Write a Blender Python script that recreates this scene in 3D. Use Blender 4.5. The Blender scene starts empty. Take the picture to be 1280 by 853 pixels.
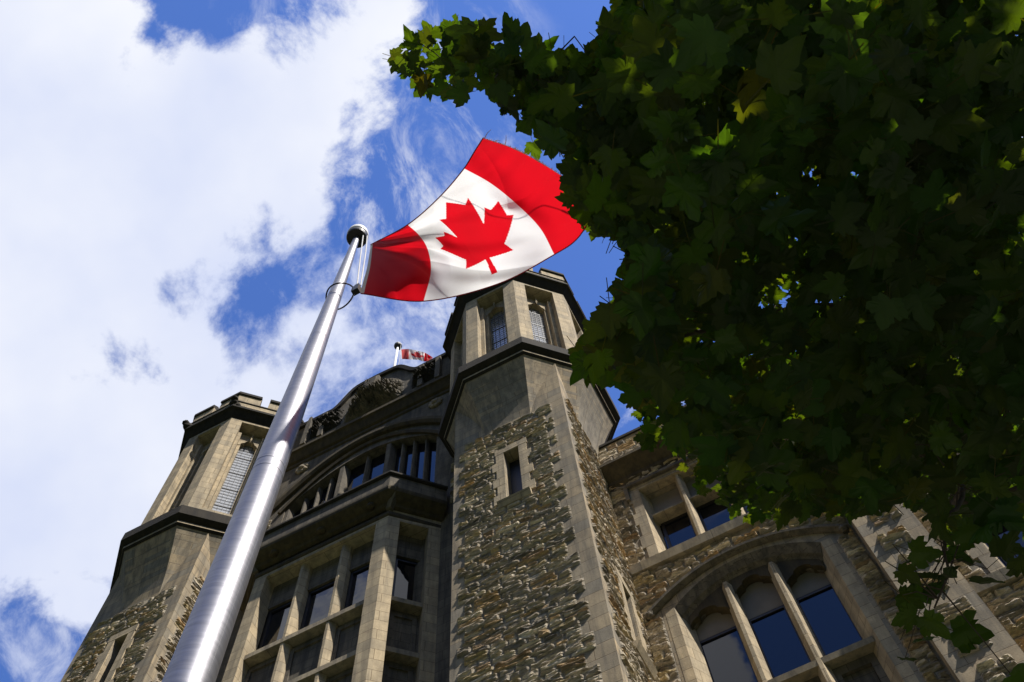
import bpy, math, random
import numpy as np
from mathutils import Vector, noise, Matrix
random.seed(7)
rnd = random.random
def ru(a, b): return a + (b - a) * random.random()
R_ = math.radians
sc = bpy.context.scene
COL = sc.collection

# ------------------------------------------------------------------ camera
CAM = Vector((0, 0, 1.6))
RT = Vector((0.88827374, 0.45739064, -0.04199476))
UP = Vector((0.4408998, -0.82346126, 0.35709791))
FW = Vector((-0.12875219, 0.33571617, 0.93312246))
FPX = 1279.276
cam = bpy.data.cameras.new('camera')
co = bpy.data.objects.new('camera', cam); COL.objects.link(co)
co.matrix_world = Matrix(((RT.x, UP.x, -FW.x, CAM.x), (RT.y, UP.y, -FW.y, CAM.y), (RT.z, UP.z, -FW.z, CAM.z), (0, 0, 0, 1)))
cam.sensor_width = 36; cam.lens = 36 * FPX / 1280; cam.clip_start = 0.05; cam.clip_end = 6000
sc.camera = co
def ray(x, y): return FW + RT * ((x - 640) / FPX) - UP * ((y - 426.5) / FPX)

# ------------------------------------------------------------------ light
SUN = Vector((2.9, -1.0, 4.15)).normalized()          # towards the sun
EL = math.asin(SUN.z); AZ = math.atan2(SUN.x, SUN.y)
sc.view_settings.view_transform = 'Standard'; sc.view_settings.look = 'None'
sc.view_settings.exposure = 0.45; sc.view_settings.gamma = 1; sc.view_settings.use_curve_mapping = False
sc.render.engine = 'CYCLES'
sun = bpy.data.lights.new('sun', 'SUN'); sun.energy = 5.0; sun.angle = R_(0.5); sun.color = (1, .945, .86)
so = bpy.data.objects.new('sun', sun); COL.objects.link(so)
so.rotation_euler = (-SUN).to_track_quat('-Z', 'Y').to_euler(); so.location = (20, -8, 40)

w = bpy.data.worlds.new('World'); sc.world = w; w.use_nodes = True
nt = w.node_tree; nt.nodes.clear(); N = nt.nodes.new; L = nt.links.new
def link(a, b): nt.links.new(a, b)
out = N('ShaderNodeOutputWorld'); bg = N('ShaderNodeBackground'); L(bg.outputs[0], out.inputs[0])
bg.inputs[1].default_value = 0.066
sky = N('ShaderNodeTexSky'); sky.sky_type = 'NISHITA'; sky.sun_disc = False
sky.sun_elevation = EL; sky.sun_rotation = AZ; sky.air_density = 1.0; sky.dust_density = .3; sky.ozone_density = 2.2
tint = N('ShaderNodeMix'); tint.data_type = 'RGBA'; tint.blend_type = 'MULTIPLY'; tint.inputs[0].default_value = 1
L(sky.outputs[0], tint.inputs[6]); tint.inputs[7].default_value = (1.15, 1.55, 2.5, 1)
tc = N('ShaderNodeTexCoord')
def math_(op, a, b=None, c=None, clamp=False):
    n = N('ShaderNodeMath'); n.operation = op; n.use_clamp = clamp
    for i, v in enumerate((a, b, c)):
        if v is None: continue
        if hasattr(v, 'links'): L(v, n.inputs[i])
        else: n.inputs[i].default_value = v
    return n.outputs[0]
def blob(d, rin, rout, wgt):
    d = Vector(d).normalized()
    v = N('ShaderNodeVectorMath'); v.operation = 'DOT_PRODUCT'; L(tc.outputs['Generated'], v.inputs[0]); v.inputs[1].default_value = d
    m = N('ShaderNodeMapRange'); m.interpolation_type = 'SMOOTHERSTEP'
    L(v.outputs['Value'], m.inputs[0]); m.inputs[1].default_value = math.cos(rout / FPX); m.inputs[2].default_value = math.cos(rin / FPX)
    m.inputs[3].default_value = 0; m.inputs[4].default_value = wgt
    return m.outputs[0]
B = [((-10, 330), 200, 420, .46), ((230, 150), 40, 210, .36), ((410, 40), 20, 150, .26), ((330, 210), 20, 150, .2), ((-100, 80), 200, 420, .2),
     ((440, 470), 30, 230, .22), ((292, 330), 10, 120, -.34), ((235, -10), 20, 95, -.5), ((175, 85), 5, 60, -.3), ((-20, 960), 40, 210, -.9), ((470, 330), 10, 120, -.12), ((50, 640), 40, 220, .3), ((760, 330), 60, 200, -.5), ((640, 80), 40, 160, -.4), ((510, 200), 20, 150, -.3), ((380, 350), 20, 120, .12), ((330, 90), 10, 90, -.16), ((300, 270), 5, 60, -.16), ((335, 395), 5, 90, -.22), ((255, 345), 5, 60, .06), ((95, 200), 60, 240, .1), ((185, 85), 4, 60, -.2), ((330, 60), 5, 80, -.12), ((480, 40), 5, 80, .2),
     ((480, 180), 5, 60, .12), ((30, 700), 20, 200, .12)]
acc = None
for (px, py), a, b, wg in B:
    o = blob(ray(px, py), a, b, wg); acc = o if acc is None else math_('ADD', acc, o)
acc = math_('ADD', acc, blob((.12, -.33, .94), 120, 420, .6))  # unseen cloud added behind the zenith for the belfry panes to reflect
def mirrored(px, py, n):
    d = ray(px, py).normalized(); n = Vector((n[0], n[1], 0)).normalized(); return d - n * (2 * d.dot(n))
for px, py, n, a, b, wg in ((900, 835, (0, -1), 15, 60, .5), (505, 720, (1, -1), 40, 160, .6), (297, 590, (1, -1), 60, 240, .6), (675, 405, (1, -1), 60, 240, .6), (985, 790, (0, -1), 30, 75, -.7), (350, 760, (0, -1), 30, 200, .25)):
    acc = math_('ADD', acc, blob(mirrored(px, py, n), a, b, wg))
mp = N('ShaderNodeMapping'); L(tc.outputs['Generated'], mp.inputs[0]); mp.inputs['Location'].default_value = (3.1, 1.2, .4)
n1 = N('ShaderNodeTexNoise'); n1.inputs['Scale'].default_value = 7.5; n1.inputs['Detail'].default_value = 15; n1.inputs['Roughness'].default_value = .64; n1.inputs['Distortion'].default_value = .25
L(mp.outputs[0], n1.inputs['Vector'])
n2 = N('ShaderNodeTexNoise'); n2.inputs['Scale'].default_value = 3.0; n2.inputs['Detail'].default_value = 5; n2.inputs['Roughness'].default_value = .5
L(mp.outputs[0], n2.inputs['Vector'])
dens = math_('ADD', acc, math_('MULTIPLY_ADD', n1.outputs[0], 2.0, -1.0))
cm = N('ShaderNodeMapRange'); cm.interpolation_type = 'SMOOTHSTEP'; L(dens, cm.inputs[0]); cm.inputs[1].default_value = .0; cm.inputs[2].default_value = .36
# thin torn wisps beside the main cloud
wz = N('ShaderNodeMapping'); L(tc.outputs['Generated'], wz.inputs[0]); wz.inputs['Scale'].default_value = (1.7, 1, 1); wz.inputs['Rotation'].default_value = (0, 0, .6)
nw = N('ShaderNodeTexNoise'); nw.inputs['Scale'].default_value = 9; nw.inputs['Detail'].default_value = 14; nw.inputs['Roughness'].default_value = .68; nw.inputs['Distortion'].default_value = .6; L(wz.outputs[0], nw.inputs['Vector'])
wr = N('ShaderNodeMapRange'); wr.interpolation_type = 'SMOOTHSTEP'; L(nw.outputs[0], wr.inputs[0]); wr.inputs[1].default_value = .47; wr.inputs[2].default_value = .72
wreg = math_('ADD', blob(ray(470, 120), 60, 260, .55), math_('ADD', blob(ray(420, 400), 60, 260, .75), blob(ray(60, 760), 40, 220, .7)))
wisp = math_('MULTIPLY', wr.outputs[0], math_('MINIMUM', wreg, .85))
cov = math_('MAXIMUM', cm.outputs[0], wisp)
cs = N('ShaderNodeMapRange'); L(n2.outputs[0], cs.inputs[0]); cs.inputs[1].default_value = .35; cs.inputs[2].default_value = .62
cc = N('ShaderNodeMix'); cc.data_type = 'RGBA'; L(cs.outputs[0], cc.inputs[0])
cc.inputs[6].default_value = (7.6, 8.3, 10.6, 1); cc.inputs[7].default_value = (10.6, 10.8, 11.4, 1)
mx = N('ShaderNodeMix'); mx.data_type = 'RGBA'; L(cov, mx.inputs[0]); L(tint.outputs[2], mx.inputs[6]); L(cc.outputs[2], mx.inputs[7])
# lower sky dimmed in the shader to cut fill light on the shaded stone
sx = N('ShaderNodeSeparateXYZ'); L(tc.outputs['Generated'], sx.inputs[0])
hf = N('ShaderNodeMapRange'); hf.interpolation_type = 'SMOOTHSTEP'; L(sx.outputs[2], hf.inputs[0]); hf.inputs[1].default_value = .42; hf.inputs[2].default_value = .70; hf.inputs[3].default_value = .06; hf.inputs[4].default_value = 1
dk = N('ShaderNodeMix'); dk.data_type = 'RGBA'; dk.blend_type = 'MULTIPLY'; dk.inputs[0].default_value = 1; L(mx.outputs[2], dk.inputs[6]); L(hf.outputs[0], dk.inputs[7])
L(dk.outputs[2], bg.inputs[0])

# ------------------------------------------------------------------ materials
def newmat(name):
    m = bpy.data.materials.new(name); m.use_nodes = True
    t = m.node_tree; t.nodes.clear()
    o = t.nodes.new('ShaderNodeOutputMaterial'); b = t.nodes.new('ShaderNodeBsdfPrincipled'); t.links.new(b.outputs[0], o.inputs[0])
    return m, t, b, o
def noise_node(t, vec, scale, detail=4, rough=.5, dist=0):
    n = t.nodes.new('ShaderNodeTexNoise'); n.inputs['Scale'].default_value = scale; n.inputs['Detail'].default_value = detail
    n.inputs['Roughness'].default_value = rough; n.inputs['Distortion'].default_value = dist
    if vec is not None: t.links.new(vec, n.inputs['Vector'])
    return n.outputs[0]
def ramp(t, fac, stops):
    r = t.nodes.new('ShaderNodeValToRGB'); e = r.color_ramp.elements
    e[0].position, e[0].color = stops[0][0], (*stops[0][1], 1); e[1].position, e[1].color = stops[1][0], (*stops[1][1], 1)
    for p, c in stops[2:]:
        x = e.new(p); x.color = (*c, 1)
    t.links.new(fac, r.inputs[0]); return r.outputs[0]
def mixc(t, fac, a, b, mode='MIX'):
    m = t.nodes.new('ShaderNodeMix'); m.data_type = 'RGBA'; m.blend_type = mode
    for s, v in ((m.inputs[0], fac), (m.inputs[6], a), (m.inputs[7], b)):
        if hasattr(v, 'links'): t.links.new(v, s)
        else: s.default_value = v if not isinstance(v, tuple) else (*v, 1)
    return m.outputs[2]
def bump(t, b, h, strength, dist=.02):
    n = t.nodes.new('ShaderNodeBump'); n.inputs['Strength'].default_value = strength; n.inputs['Distance'].default_value = dist
    t.links.new(h, n.inputs['Height']); t.links.new(n.outputs[0], b.inputs['Normal']); return n
def ashlar(name, c1, c2, soot, sootamt, joints=True, bw=.72, rh=.34):
    m, t, b, o = newmat(name)
    uv = t.nodes.new('ShaderNodeUVMap'); uv.uv_map = 'UVMap'
    g = t.nodes.new('ShaderNodeNewGeometry')
    pos = g.outputs['Position']
    if joints:
        br = t.nodes.new('ShaderNodeTexBrick'); t.links.new(uv.outputs[0], br.inputs['Vector'])
        br.inputs['Scale'].default_value = 1; br.inputs['Brick Width'].default_value = bw; br.inputs['Row Height'].default_value = rh
        br.inputs['Mortar Size'].default_value = .009; br.inputs['Mortar Smooth'].default_value = .2; br.inputs['Bias'].default_value = 0
        br.inputs['Color1'].default_value = (*c1, 1); br.inputs['Color2'].default_value = (*c2, 1)
        br.inputs['Mortar'].default_value = (c1[0] * .42, c1[1] * .40, c1[2] * .38, 1)
        col = br.outputs[0]
    else:
        col = mixc(t, noise_node(t, pos, 1.3, 3), c1, c2)
    mot = ramp(t, noise_node(t, pos, 2.2, 8, .6), [(.3, (.72, .70, .68)), (.7, (1.12, 1.1, 1.06))])
    col = mixc(t, 1, col, mot, 'MULTIPLY')
    spk = ramp(t, noise_node(t, pos, 26, 5, .65), [(.28, (.7, .68, .64)), (.5, (1, 1, 1))])
    col = mixc(t, .75, col, spk, 'MULTIPLY')
    mpn = t.nodes.new('ShaderNodeMapping'); t.links.new(pos, mpn.inputs[0]); mpn.inputs['Scale'].default_value = (3.2, 3.2, .35)
    st = ramp(t, noise_node(t, mpn.outputs[0], 1.6, 7, .62, .3), [(.42, (0, 0, 0)), (.64, (1, 1, 1))])
    stm = t.nodes.new('ShaderNodeMath'); stm.operation = 'MULTIPLY'; t.links.new(st, stm.inputs[0]); stm.inputs[1].default_value = sootamt
    col = mixc(t, stm.outputs[0], col, soot)
    t.links.new(col, b.inputs['Base Color']); b.inputs['Roughness'].default_value = .92; b.inputs['Specular IOR Level'].default_value = .25
    h = noise_node(t, pos, 34, 6, .7)
    if joints:
        mm = t.nodes.new('ShaderNodeMath'); mm.operation = 'MULTIPLY_ADD'; t.links.new(br.outputs['Fac'], mm.inputs[0]); mm.inputs[1].default_value = -1.4; t.links.new(h, mm.inputs[2]); h = mm.outputs[0]
    bump(t, b, h, .55, .012)
    return m
M = {}
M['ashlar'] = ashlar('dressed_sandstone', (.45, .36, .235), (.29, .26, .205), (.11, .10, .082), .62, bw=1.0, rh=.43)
M['pier'] = ashlar('pier_sandstone', (.54, .44, .29), (.40, .34, .24), (.15, .13, .10), .5, bw=1.3, rh=.40)
M['trim'] = ashlar('window_trim_stone', (.42, .355, .25), (.32, .275, .20), (.11, .10, .085), .6, bw=2.1, rh=.52)
M['dim'] = ashlar('sooty_shaded_sandstone', (.19, .165, .125), (.14, .122, .095), (.05, .047, .042), .75, bw=.95, rh=.38)  # soot, plus a darker base colour that deepens shade in the recesses
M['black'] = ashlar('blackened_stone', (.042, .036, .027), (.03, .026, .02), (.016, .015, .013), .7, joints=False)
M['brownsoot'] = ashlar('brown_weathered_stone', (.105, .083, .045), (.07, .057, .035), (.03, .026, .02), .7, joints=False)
def rubblemat():
    m, t, b, o = newmat('rock_faced_stone')
    a = t.nodes.new('ShaderNodeAttribute'); a.attribute_name = 'tone'
    g = t.nodes.new('ShaderNodeNewGeometry'); pos = g.outputs['Position']
    mpn = t.nodes.new('ShaderNodeMapping'); t.links.new(pos, mpn.inputs[0]); mpn.inputs['Scale'].default_value = (1, 1, 6)
    d = ramp(t, noise_node(t, mpn.outputs[0], 5.5, 9, .72), [(.34, (.34, .33, .31)), (.48, (.95, .93, .9)), (.66, (1.5, 1.45, 1.35))])
    col = mixc(t, 1, a.outputs['Color'], d, 'MULTIPLY')
    och = ramp(t, noise_node(t, pos, 1.9, 5, .6), [(.50, (0, 0, 0)), (.68, (1, 1, 1))])
    mo = t.nodes.new('ShaderNodeMath'); mo.operation = 'MULTIPLY'; t.links.new(och, mo.inputs[0]); mo.inputs[1].default_value = .16
    col = mixc(t, mo.outputs[0], col, (.31, .24, .13))
    t.links.new(col, b.inputs['Base Color']); b.inputs['Roughness'].default_value = 1; b.inputs['Specular IOR Level'].default_value = .05
    bump(t, b, noise_node(t, mpn.outputs[0], 17, 10, .75), .8, .04)
    return m
M['rubble'] = rubblemat()
def plain(name, col, rough=.8, metal=0, var=.2, scale=6, spec=.4):
    m, t, b, o = newmat(name)
    g = t.nodes.new('ShaderNodeNewGeometry')
    c = ramp(t, noise_node(t, g.outputs['Position'], scale, 6, .6), [(.3, tuple(x * (1 - var) for x in col)), (.7, tuple(min(1, x * (1 + var)) for x in col))])
    t.links.new(c, b.inputs['Base Color']); b.inputs['Roughness'].default_value = rough; b.inputs['Metallic'].default_value = metal
    b.inputs['Specular IOR Level'].default_value = spec
    return m
M['frame'] = plain('dark_window_frame', (.02, .018, .017), .5)
M['blind'] = plain('blind_panel', (.20, .175, .145), .85, var=.12, scale=2)
M['lead'] = plain('lead_came', (.05, .05, .055), .6)
def glass(name, tintc, rough, ior):
    m, t, b, o = newmat(name)
    b.inputs['Base Color'].default_value = (*tintc, 1); b.inputs['Roughness'].default_value = rough; b.inputs['IOR'].default_value = ior
    g = t.nodes.new('ShaderNodeNewGeometry')
    bump(t, b, noise_node(t, g.outputs['Position'], 1.4, 2), .08, .02)
    return m
M['glass'] = glass('window_glass', (.004, .006, .012), .02, 1.5)
M['oldglass'] = glass('belfry_glass', (.30, .31, .33), .12, 2.8)
def polemat():
    m, t, b, o = newmat('brushed_aluminium')
    tcn = t.nodes.new('ShaderNodeTexCoord')
    mp_ = t.nodes.new('ShaderNodeMapping'); t.links.new(tcn.outputs['Object'], mp_.inputs[0]); mp_.inputs['Scale'].default_value = (2, 2, 26)
    c = ramp(t, noise_node(t, mp_.outputs[0], 2.4, 7, .65), [(.3, (.21, .21, .235)), (.7, (.30, .30, .33))])
    t.links.new(c, b.inputs['Base Color']); b.inputs['Metallic'].default_value = .85
    r = ramp(t, noise_node(t, mp_.outputs[0], 3.0, 4, .6), [(.3, (.44, .44, .44)), (.7, (.52, .52, .52))]); t.links.new(r, b.inputs['Roughness'])
    return m
M['pole'] = polemat()
M['darkmetal'] = plain('dark_painted_metal', (.02, .02, .02), .45)
M['whitecap'] = plain('white_painted_metal', (.78, .78, .78), .4, var=.04)
M['rope'] = plain('white_halyard_rope', (.7, .7, .7), .9, var=.1, scale=60)
def flagmat():
    m, t, b, o = newmat('flag_nylon')
    a = t.nodes.new('ShaderNodeAttribute'); a.attribute_name = 'tone'
    uv = t.nodes.new('ShaderNodeUVMap'); uv.uv_map = 'UVMap'
    mp_ = t.nodes.new('ShaderNodeMapping'); t.links.new(uv.outputs[0], mp_.inputs[0]); mp_.inputs['Scale'].default_value = (420, 210, 1)
    weave = noise_node(t, mp_.outputs[0], 1, 2)
    c = mixc(t, .12, a.outputs['Color'], ramp(t, weave, [(.3, (.6, .6, .6)), (.7, (1.2, 1.2, 1.2))]), 'MULTIPLY')
    t.links.new(c, b.inputs['Base Color']); b.inputs['Roughness'].default_value = .75; b.inputs['Specular IOR Level'].default_value = .25
    b.inputs['Sheen Weight'].default_value = .1
    tr = t.nodes.new('ShaderNodeBsdfTranslucent'); t.links.new(c, tr.inputs['Color'])
    ms = t.nodes.new('ShaderNodeMixShader'); ms.inputs[0].default_value = .55
    t.links.new(b.outputs[0], ms.inputs[1]); t.links.new(tr.outputs[0], ms.inputs[2]); t.links.new(ms.outputs[0], o.inputs[0])
    bump(t, b, weave, .1, .002)
    return m
M['flag'] = flagmat()
def leafmat():
    m, t, b, o = newmat('maple_leaf')
    a = t.nodes.new('ShaderNodeAttribute'); a.attribute_name = 'tone'
    t.links.new(a.outputs['Color'], b.inputs['Base Color']); b.inputs['Roughness'].default_value = .55; b.inputs['Specular IOR Level'].default_value = .3
    tr = t.nodes.new('ShaderNodeBsdfTranslucent')
    c = mixc(t, 1, a.outputs['Color'], (11.0, 7.6, 1.1), 'MULTIPLY'); t.links.new(c, tr.inputs['Color'])
    ms = t.nodes.new('ShaderNodeMixShader'); ms.inputs[0].default_value = .27
    t.links.new(b.outputs[0], ms.inputs[1]); t.links.new(tr.outputs[0], ms.inputs[2]); t.links.new(ms.outputs[0], o.inputs[0])
    return m
M['leaf'] = leafmat()
M['bark'] = plain('maple_bark', (.075, .055, .04), .95, var=.4, scale=14)
M['grass'] = plain('lawn_grass', (.035, .05, .02), .95, var=.4, scale=1.5)
M['paving'] = plain('grey_paving', (.14, .135, .125), .9, var=.15, scale=3)

# ------------------------------------------------------------------ mesh builder
S = 1.3
def tw(p): return Vector((p[0] * S, p[1] * S, p[2] * S + 1.6))       # building units to metres
class MB:
    def __init__(s, unit=True): s.v = []; s.f = []; s.c = []; s.unit = unit; s.col = None
    def add(s, vs, fs):
        b = len(s.v); s.v += [Vector(v) for v in vs]; s.f += [tuple(b + i for i in f) for f in fs]
        if s.col is not None: s.c += [s.col] * len(vs)
    def quad(s, a, b, c, d): s.add([a, b, c, d], [(0, 1, 2, 3)])
    def hexa(s, p):                                                  # 8 points: bottom 4 ccw, top 4 ccw
        s.add(p, [(3, 2, 1, 0), (4, 5, 6, 7), (0, 1, 5, 4), (1, 2, 6, 5), (2, 3, 7, 6), (3, 0, 4, 7)])
    def box(s, x0, x1, y0, y1, z0, z1):
        s.hexa([(x0, y0, z0), (x1, y0, z0), (x1, y1, z0), (x0, y1, z0), (x0, y0, z1), (x1, y0, z1), (x1, y1, z1), (x0, y1, z1)])
    def loft(s, rings, cap0=True, cap1=True):
        b = len(s.v); n = len(rings[0])
        for r in rings: s.v += [Vector(p) for p in r]
        if s.col is not None: s.c += [s.col] * (n * len(rings))
        for k in range(len(rings) - 1):
            for i in range(n):
                j = (i + 1) % n; s.f.append((b + k * n + i, b + k * n + j, b + (k + 1) * n + j, b + (k + 1) * n + i))
        if cap0: s.f.append(tuple(b + i for i in reversed(range(n))))
        if cap1: s.f.append(tuple(b + (len(rings) - 1) * n + i for i in range(n)))
    def prism(s, poly, z0, z1): s.loft([[(x, y, z0) for x, y in poly], [(x, y, z1) for x, y in poly]])
    def tube(s, pts, rad, n=8, caps=True):
        pts = [Vector(p) for p in pts]; rings = []
        prev = None
        for i, p in enumerate(pts):
            d = (pts[min(i + 1, len(pts) - 1)] - pts[max(i - 1, 0)]).normalized()
            if prev is None:
                a = Vector((0, 0, 1)) if abs(d.z) < .9 else Vector((1, 0, 0)); x = d.cross(a).normalized()
            else: x = (prev - d * prev.dot(d)).normalized()
            prev = x; y = d.cross(x); r = rad[i] if isinstance(rad, (list, tuple)) else rad
            rings.append([p + x * (r * math.cos(2 * math.pi * k / n)) + y * (r * math.sin(2 * math.pi * k / n)) for k in range(n)])
        s.loft(rings, caps, caps)
    def build(s, name, mat, parent=None, smooth=False, org=None):
        o0 = org if org is not None else (Vector(parent['_o']) if parent is not None else Vector((0, 0, 0)))
        vv = [(tw(p) if s.unit else p) for p in s.v]
        me = bpy.data.meshes.new(name); me.from_pydata([tuple(p - o0) for p in vv], [], s.f); me.update()
        nl = len(me.loops); co_ = np.empty(len(vv) * 3); me.vertices.foreach_get('co', co_); co_ = co_.reshape(-1, 3) + np.array(o0)
        li = np.empty(nl, int); me.loops.foreach_get('vertex_index', li)
        nn = np.empty(len(me.polygons) * 3); me.polygons.foreach_get('normal', nn); nn = nn.reshape(-1, 3)
        lt = np.empty(len(me.polygons), int); me.polygons.foreach_get('loop_total', lt)
        n = np.repeat(nn, lt, axis=0); P = co_[li]
        T = np.stack([-n[:, 1], n[:, 0], np.zeros(nl)], 1); tl = np.linalg.norm(T, axis=1)
        flat = tl < .35; T = T / np.maximum(tl, 1e-6)[:, None]; T[flat] = (1, 0, 0)
        Bv = np.cross(n, T); uvs = np.stack([(P * T).sum(1), np.where(flat, P[:, 1], (P * Bv).sum(1))], 1)
        ul = me.uv_layers.new(name='UVMap'); ul.data.foreach_set('uv', uvs.ravel())
        if s.c:
            ca = me.color_attributes.new('tone', 'FLOAT_COLOR', 'POINT'); arr = np.ones((len(vv), 4)); arr[:, :3] = np.array(s.c); ca.data.foreach_set('color', arr.ravel())
        if smooth: me.polygons.foreach_set('use_smooth', [True] * len(me.polygons))
        me.materials.append(M[mat]); o = bpy.data.objects.new(name, me); COL.objects.link(o); o['_o'] = tuple(o0)
        if parent is not None: o.parent = parent
        else: o.location = o0
        return o
def empty(name, loc): 
    o = bpy.data.objects.new(name, None); COL.objects.link(o); o.location = loc; o['_o'] = tuple(loc); return o
def tag(o, label=None, cat=None, group=None, kind=None):
    for k, v in (('label', label), ('category', cat), ('group', group), ('kind', kind)):
        if v: o[k] = v
    return o

class Fr:                                                            # a wall frame: u along, z up, out = towards the street
    def __init__(s, O, n): s.O = Vector((O[0], O[1], 0)); s.N = Vector((n[0], n[1], 0)).normalized(); s.T = Vector((-s.N.y, s.N.x, 0))
    def __call__(s, u, z, o=0): return s.O + s.T * u + s.N * o + Vector((0, 0, z))
def fbox(mb, F, u0, u1, z0, z1, o0, o1):
    mb.hexa([F(u0, z0, o1), F(u1, z0, o1), F(u1, z0, o0), F(u0, z0, o0), F(u0, z1, o1), F(u1, z1, o1), F(u1, z1, o0), F(u0, z1, o0)])
def cells(mb, F, u0, u1, z0, z1, holes, o1, o0, splay=0):
    us = sorted({u0, u1, *[h[0] for h in holes], *[h[1] for h in holes]}); zs = sorted({z0, z1, *[h[2] for h in holes], *[h[3] for h in holes]})
    us = [x for x in us if u0 <= x <= u1]; zs = [x for x in zs if z0 <= x <= z1]
    for a, b in zip(us, us[1:]):
        for c, d in zip(zs, zs[1:]):
            m, k = (a + b) / 2, (c + d) / 2
            if any(h[0] < m < h[1] and h[2] < k < h[3] for h in holes): continue
            mb.quad(F(a, c, o1), F(b, c, o1), F(b, d, o1), F(a, d, o1))
    for h in holes:
        a, b, c, d = h[:4]; s_ = splay
        mb.quad(F(a, c, o1), F(a, d, o1), F(a + s_, d, o0), F(a + s_, c, o0)); mb.quad(F(b, d, o1), F(b, c, o1), F(b - s_, c, o0), F(b - s_, d, o0))
        mb.quad(F(a, d, o1), F(b, d, o1), F(b - s_, d, o0), F(a + s_, d, o0)); mb.quad(F(b, c, o1), F(a, c, o1), F(a + s_, c, o0), F(b - s_, c, o0))
def archplate(mb, F, u0, u1, fz, ztop, o1, o0, n=28):
    for i in range(n):
        a = u0 + (u1 - u0) * i / n; b = u0 + (u1 - u0) * (i + 1) / n; za, zb = fz(a), fz(b)
        mb.quad(F(a, za, o1), F(b, zb, o1), F(b, ztop, o1), F(a, ztop, o1)); mb.quad(F(b, zb, o1), F(a, za, o1), F(a, za, o0), F(b, zb, o0))
def sweep_plane(mb, F, pts, prof, closed=False):                     # pts (u,z); prof [(offset away from the arch centre, out)]
    n = len(pts); rings = []
    for i, (u, z) in enumerate(pts):
        p0 = pts[max(i - 1, 0)]; p1 = pts[min(i + 1, n - 1)]
        d = Vector((p1[0] - p0[0], p1[1] - p0[1])).normalized(); nn = Vector((-d.y, d.x))
        rings.append([F(u + nn.x * a, z + nn.y * a, o) for a, o in prof])
    mb.loft(rings)
def sweep_plan(mb, pts, prof, closed=False):                         # pts (x,y) walked so the street is on the right-hand side; prof [(out,z)] closed loop
    n = len(pts); rings = []
    def nrm(a, b):
        d = Vector((b[0] - a[0], b[1] - a[1])).normalized(); return Vector((d.y, -d.x))
    for i in range(n):
        if closed: n0, n1 = nrm(pts[i - 1], pts[i]), nrm(pts[i], pts[(i + 1) % n])
        else: n0 = nrm(pts[max(i - 1, 0)], pts[max(i - 1, 0) + 1]); n1 = nrm(pts[min(i, n - 2)], pts[min(i, n - 2) + 1])
        m = (n0 + n1); m = m / (1 + n0.dot(n1))
        rings.append([(pts[i][0] + m.x * o, pts[i][1] + m.y * o, z) for o, z in prof])
    if closed: rings.append(rings[0]); mb.loft(rings, False, False)
    else: mb.loft(rings)

TONES = [((.40, .345, .27), 6), ((.29, .255, .21), 4), ((.42, .30, .17), 2), ((.38, .31, .19), 1.8), ((.52, .455, .35), 4), ((.33, .24, .155), 1.2), ((.18, .165, .145), 1.4)]
def tone():
    c = random.choices([a for a, _ in TONES], [b for _, b in TONES])[0]; k = ru(.85, 1.4); return tuple(x * k for x in c)
def stone(mb, F, u0, u1, z0, z1, o, depth):
    w_, h_ = (u1 - u0), (z1 - z0); nx = max(4, int(w_ * S / .045)); nz = max(4, int(h_ * S / .021)); s1 = ru(0, 500)
    base = ru(.15, .7) * depth; tilt = ru(-.3, .7) * depth; tu = ru(-.12, .12) * depth; cx = [0, 0, 0, 0]
    vs = []; fs = []
    for j in range(nz + 1):
        for i in range(nx + 1):
            a, b = i / nx, j / nz
            e = min(1, min(a, 1 - a) * w_ * S / .03, min(b, 1 - b) * h_ * S / .018)
            if i in (0, nx) or j in (0, nz): e = 0
            u, z = u0 + a * w_, z0 + b * h_
            r = 1 - abs(noise.noise(Vector((u * 2.0, z * 11, s1)))) * 2.0
            r2 = noise.noise(Vector((u * 5, z * 26, s1 + 9))); r3 = noise.noise(Vector((u * 9, z * 52, s1 + 3)))
            r4 = 1 - 2 * abs(noise.noise(Vector((u * 4.5, z * 26, s1 + 71))))
            hgt = base + depth * (.75 * (r - .5) + .42 * r2 + .3 * r3 + .45 * (r4 - .4)) + tilt * (b - .5) + tu * (a - .5)
            hgt = max(hgt, depth * .05)
            ju = 0
            vs.append(F(u + ju, z + ju, o + .004 + e * hgt))
    for j in range(nz):
        for i in range(nx):
            k = j * (nx + 1) + i; fs.append((k, k + 1, k + nx + 2, k + nx + 1))
    tn = tone(); mb.add(vs, fs); mc = (.34, .31, .26)
    for j in range(nz + 1):
        for i in range(nx + 1): mb.c.append(mc if (i in (0, nx) or j in (0, nz)) else tn)
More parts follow.
